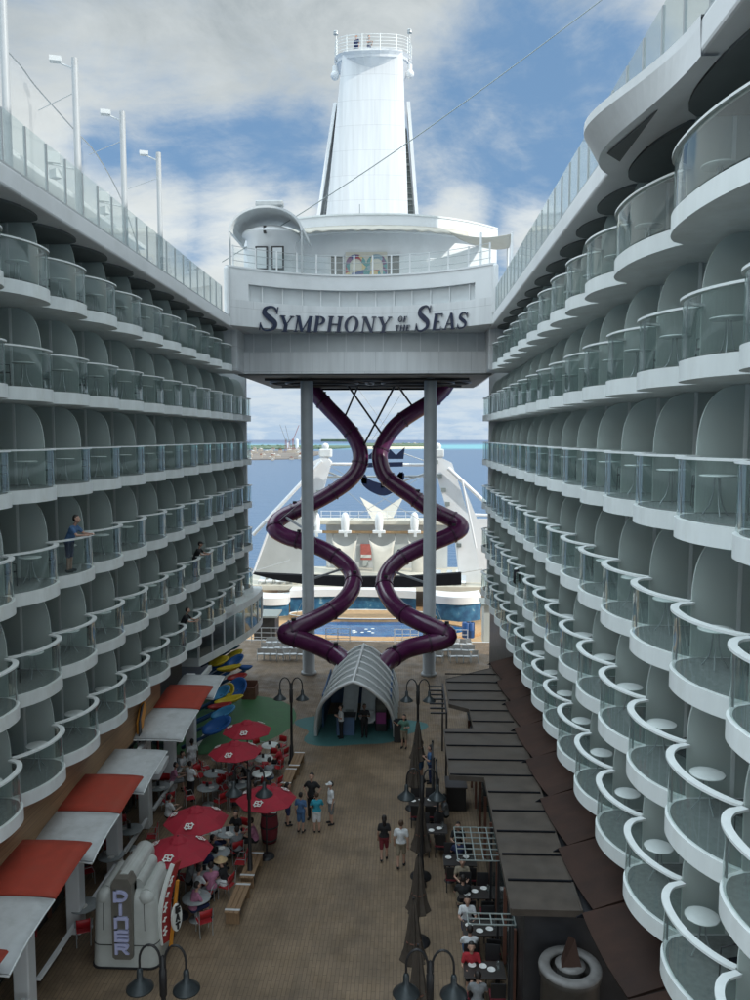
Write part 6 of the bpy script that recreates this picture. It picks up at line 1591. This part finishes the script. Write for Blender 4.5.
# seated in the restaurant on the right
for x,y,rz,l,k in ((467,905,PI,'seated person in a white shirt facing the camera at the third dark table',dict(top='white',bcol='navy')),
 (470,938,0,'seated person in a white shirt seen from behind at the second dark table',dict(top='white',bcol='blue')),
 (471,952,PI,'seated person in a red top facing the camera at the nearest dark table',dict(top='red',bcol='black')),
 (478,985,0,'seated person in grey with its back to the camera at the nearest dark table',dict(top='grey',bcol='black')),
 (463,886,0,'seated person in black between the third and fourth dark tables',dict(top='black',bcol='khaki')),
 (462,866,PI,'seated person in a beige shirt under the square pergola grid',dict(top='khaki',bcol='black')),
 (459,846,0,'seated person in navy under the square pergola grid',dict(top='navy',bcol='black')),
 (458,830,PI,'seated person in black at the far edge of the square pergola grid',dict(top='black',bcol='black')),
 (446,802,PI*.5,'seated person in grey at the farthest dark table',dict(top='grey',bcol='black'))):
    sitter(x,y,rz,l,1.0,**k)
# on the balconies
def onbal(S, row, Y, rz, label, **k):
    X = (XR if S > 0 else XL); person('rail', (X-S*-.55*1, Y, Z[row]+.02), rz, label, **k)
def bal_at(x, y, S, row): 
    X = XL+.35 if S < 0 else XR-.35
    d = ray(x, y); return CAM + d*(X/d.x)
for (x, y, row, l, k) in ((23.4,0,'C','person in a blue shirt leaning on the balcony rail on the left wall',dict(top='blue',bcol='navy')),
  (37.6,0,'D','person in dark clothes and a cap leaning out over a far left balcony',dict(top='black',bcol='black',hat='cap',hatcol='black')),
  (35.2,0,'E','person in black leaning over the lowest left balcony rail above the awnings',dict(top='black',bcol='grey'))):
    person('rail', (XL-.42, x, Z[row]+.02), -PI/2, l, **k)
# two people on top of the tower
q = aty(357,46,YT+.2); person('stand', (q.x, YT-.6, q.z-1.35), 2.6, 'person in a striped dark top standing at the left on the tower platform', top='navy', bottom='trousers', bcol='navy')
q = aty(369.5,46,YT+.2); person('chest', (q.x, YT-.6, q.z-1.35), -2.2, 'person in dark and white clothes standing at the right on the tower platform', top='grey', bottom='trousers', bcol='navy')
# dark garment over a balcony rail on the right
g = bal_at(508,604,1,'D'); m = MB(); g_ = []
yc = 7.1+SP*round((g.y-7.1)/SP-.5)+SP/2
for i in range(6):
    z = [.55,.8,1.09,1.10,.9,.6][i]; x = [-.06,-.05,-.03,.14,.16,.17][i]; g_.append([Vector((x,-.3+.12*j,z+.02*sin(j*2))) for j in range(6)])
m.sheet(g_); o = m.build('hanging_towel', BLK2, None, (XR, yc, Z['D'])); solidify(o, .02); tag(o, 'black towel hanging over a far balcony rail on the right wall', 'towel')
# ================================================================== CAMERA, LIGHT, SKY
cd = bpy.data.cameras.new('camera'); cam = bpy.data.objects.new('camera', cd); COL.objects.link(cam)
cd.sensor_fit = 'VERTICAL'; cd.sensor_height = 36; cd.lens = 780/1000*36; cd.clip_end = 20000; cd.clip_start = .1
Mx = Matrix((RT, UP, -FW)).transposed().to_4x4(); Mx.translation = CAM; cam.matrix_world = Mx
scene.camera = cam
SUND = Vector((.80, -.30, .50)).normalized()
ld = bpy.data.lights.new('sun', 'SUN'); ld.energy = 2.7; ld.angle = radians(.5); ld.color = (1, .955, .88)
lo_ = bpy.data.objects.new('sun', ld); COL.objects.link(lo_); lo_.rotation_euler = SUND.to_track_quat('Z', 'Y').to_euler()
w = bpy.data.worlds.new('World'); scene.world = w; w.use_nodes = True
nt = w.node_tree; N = nt.nodes; L = nt.links; N.clear()
out = N.new('ShaderNodeOutputWorld'); bg = N.new('ShaderNodeBackground'); L.new(bg.outputs[0], out.inputs[0])
sky = N.new('ShaderNodeTexSky'); sky.sky_type = 'NISHITA'; sky.sun_disc = False
sky.sun_elevation = math.asin(SUND.z); sky.sun_rotation = math.atan2(SUND.x, SUND.y); sky.air_density = 1.0; sky.dust_density = .6; sky.ozone_density = 1.5
tc = N.new('ShaderNodeTexCoord'); sp = N.new('ShaderNodeSeparateXYZ'); L.new(tc.outputs['Generated'], sp.inputs[0])
def math_(op, a, b=None, c=None, clamp=False):
    n = N.new('ShaderNodeMath'); n.operation = op; n.use_clamp = clamp
    for i, v in enumerate((a, b, c)):
        if v is None: continue
        if hasattr(v, 'default_value') or hasattr(v, 'is_linked'): L.new(v, n.inputs[i])
        else: n.inputs[i].default_value = v
    return n.outputs[0]
zz = math_('ADD', math_('MAXIMUM', sp.outputs[2], 0.0), .16)
cxn = math_('DIVIDE', sp.outputs[0], zz); cyn = math_('DIVIDE', sp.outputs[1], zz)
cb = N.new('ShaderNodeCombineXYZ'); L.new(cxn, cb.inputs[0]); L.new(cyn, cb.inputs[1]); cb.inputs[2].default_value = 3.7
def noise(sc, det, ro, off=0, dist=0):
    n = N.new('ShaderNodeTexNoise'); n.inputs['Scale'].default_value = sc; n.inputs['Detail'].default_value = det; n.inputs['Roughness'].default_value = ro; n.inputs['Distortion'].default_value = dist
    mp = N.new('ShaderNodeMapping'); mp.inputs['Location'].default_value = (off, off*.7, off*1.3); L.new(cb.outputs[0], mp.inputs[0]); L.new(mp.outputs[0], n.inputs['Vector']); return n.outputs[0]
def blob(px_, py_, rad):       # soft region of sky round one direction
    d = ray(px_, py_).normalized(); v = N.new('ShaderNodeVectorMath'); v.operation = 'DISTANCE'; L.new(tc.outputs['Generated'], v.inputs[0]); v.inputs[1].default_value = d
    m = N.new('ShaderNodeMapRange'); m.interpolation_type = 'SMOOTHERSTEP'; m.inputs['From Min'].default_value = 0; m.inputs['From Max'].default_value = rad; m.inputs['To Min'].default_value = 1; m.inputs['To Max'].default_value = 0; L.new(v.outputs['Value'], m.inputs['Value']); return m.outputs[0]
n1 = noise(1.0, 12, .62, 1.5, .5); n2 = noise(3.1, 9, .65, 7.0, .4); n3 = noise(.7, 7, .55, 4.0, .3)
fib = noise(7.0, 6, .7, 2.0, .8)
wob = math_('MULTIPLY', math_('SUBTRACT', n1, .5), 1.9); wob = math_('ADD', wob, math_('MULTIPLY', math_('SUBTRACT', n2, .5), .9)); wob = math_('ADD', wob, math_('MULTIPLY', math_('SUBTRACT', fib, .5), .35))
gaps = None
for g_ in ((185,190,.20),(290,175,.20),(330,215,.12),(110,150,.08),(480,190,.20),(570,150,.20),(540,60,.20),(445,110,.14),(600,50,.12)):
    b_ = blob(*g_); gaps = b_ if gaps is None else math_('MAXIMUM', gaps, b_)
lump = None
for g_ in ((235,240,.12),(460,215,.07),(165,225,.10),(530,235,.08),(300,225,.06)):
    b_ = blob(*g_); lump = b_ if lump is None else math_('MAXIMUM', lump, b_)
cov = math_('SUBTRACT', math_('ADD', .62, wob), math_('MULTIPLY', gaps, .60)); cov = math_('ADD', cov, math_('MULTIPLY', lump, .55))
cmask = N.new('ShaderNodeMapRange'); cmask.interpolation_type = 'SMOOTHSTEP'; cmask.inputs['From Min'].default_value = -.12; cmask.inputs['From Max'].default_value = .62; L.new(cov, cmask.inputs['Value'])
elev = sp.outputs[2]
gr = N.new('ShaderNodeMapRange'); gr.interpolation_type = 'SMOOTHSTEP'; gr.inputs['From Min'].default_value = .22; gr.inputs['From Max'].default_value = .55; gr.inputs['To Min'].default_value = .0; gr.inputs['To Max'].default_value = 1.0; L.new(elev, gr.inputs['Value'])
dens = N.new('ShaderNodeMapRange'); dens.inputs['From Min'].default_value = .40; dens.inputs['From Max'].default_value = .62; L.new(math_('ADD', math_('MULTIPLY', n3, .55), math_('MULTIPLY', n2, .45)), dens.inputs['Value'])
dk = math_('MULTIPLY', gr.outputs[0], math_('ADD', math_('MULTIPLY', dens.outputs[0], .85), .25), clamp=True)
dk = math_('MAXIMUM', dk, math_('MULTIPLY', dens.outputs[0], .30))
cc = N.new('ShaderNodeMix'); cc.data_type = 'RGBA'; L.new(dk, cc.inputs[0]); cc.inputs[6].default_value = (.63,.665,.665,1); cc.inputs[7].default_value = (.20,.245,.275,1)
ss = N.new('ShaderNodeVectorMath'); ss.operation = 'SCALE'; ss.inputs['Scale'].default_value = .055; L.new(sky.outputs[0], ss.inputs[0])
# thin veil of cloud over the blue, and over the horizon
vt = N.new('ShaderNodeMix'); vt.data_type = 'RGBA'; L.new(ss.outputs[0], vt.inputs[6]); vt.inputs[7].default_value = (.18,.335,.56,1); vt.inputs[0].default_value = .6
mx = N.new('ShaderNodeMix'); mx.data_type = 'RGBA'; L.new(cmask.outputs[0], mx.inputs[0]); L.new(vt.outputs[2], mx.inputs[6]); L.new(cc.outputs[2], mx.inputs[7])
hz = N.new('ShaderNodeMapRange'); hz.interpolation_type = 'SMOOTHSTEP'; hz.inputs['From Min'].default_value = .0; hz.inputs['From Max'].default_value = .13; hz.inputs['To Min'].default_value = .85; hz.inputs['To Max'].default_value = 0; L.new(elev, hz.inputs['Value'])
hn = N.new('ShaderNodeMix'); hn.data_type = 'RGBA'; hr = N.new('ShaderNodeMapRange'); hr.inputs['From Min'].default_value = .42; hr.inputs['From Max'].default_value = .58; L.new(n2, hr.inputs['Value']); L.new(hr.outputs[0], hn.inputs[0]); hn.inputs[6].default_value = (.30,.42,.57,1); hn.inputs[7].default_value = (.44,.53,.62,1)
m2 = N.new('ShaderNodeMix'); m2.data_type = 'RGBA'; L.new(hz.outputs[0], m2.inputs[0]); L.new(mx.outputs[2], m2.inputs[6]); L.new(hn.outputs[2], m2.inputs[7])
wx = N.new('ShaderNodeMapRange'); wx.interpolation_type = 'SMOOTHSTEP'; wx.inputs['From Min'].default_value = 0; wx.inputs['From Max'].default_value = -.5; wx.inputs['To Min'].default_value = 0; wx.inputs['To Max'].default_value = 7.5; L.new(sp.outputs[0], wx.inputs['Value'])  # added boost of the unseen upper left sky, brightens the right wall
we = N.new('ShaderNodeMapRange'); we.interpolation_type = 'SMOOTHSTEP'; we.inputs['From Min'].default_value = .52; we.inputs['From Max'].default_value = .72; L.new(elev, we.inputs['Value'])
# sky strength raised overhead and towards the bow, added to fill the shaded walls
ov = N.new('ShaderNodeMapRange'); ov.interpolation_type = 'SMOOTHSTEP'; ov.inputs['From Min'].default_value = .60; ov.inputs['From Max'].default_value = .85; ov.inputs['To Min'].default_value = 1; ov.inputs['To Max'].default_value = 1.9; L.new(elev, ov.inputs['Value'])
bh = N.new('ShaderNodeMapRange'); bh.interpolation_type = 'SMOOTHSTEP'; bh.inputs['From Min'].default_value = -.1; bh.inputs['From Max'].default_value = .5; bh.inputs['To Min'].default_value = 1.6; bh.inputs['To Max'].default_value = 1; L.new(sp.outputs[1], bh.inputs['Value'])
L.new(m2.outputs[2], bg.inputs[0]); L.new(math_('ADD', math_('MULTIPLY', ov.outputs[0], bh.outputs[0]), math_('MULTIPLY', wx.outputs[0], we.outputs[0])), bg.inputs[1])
vs_ = scene.view_settings; vs_.view_transform = 'Standard'; vs_.look = 'None'; vs_.exposure = .42; vs_.gamma = 1; vs_.use_curve_mapping = False
cy = scene.cycles; cy.max_bounces = 6; cy.diffuse_bounces = 3; cy.glossy_bounces = 3; cy.transmission_bounces = 3; cy.transparent_max_bounces = 24; cy.caustics_reflective = False; cy.caustics_refractive = False; cy.sample_clamp_indirect = 6
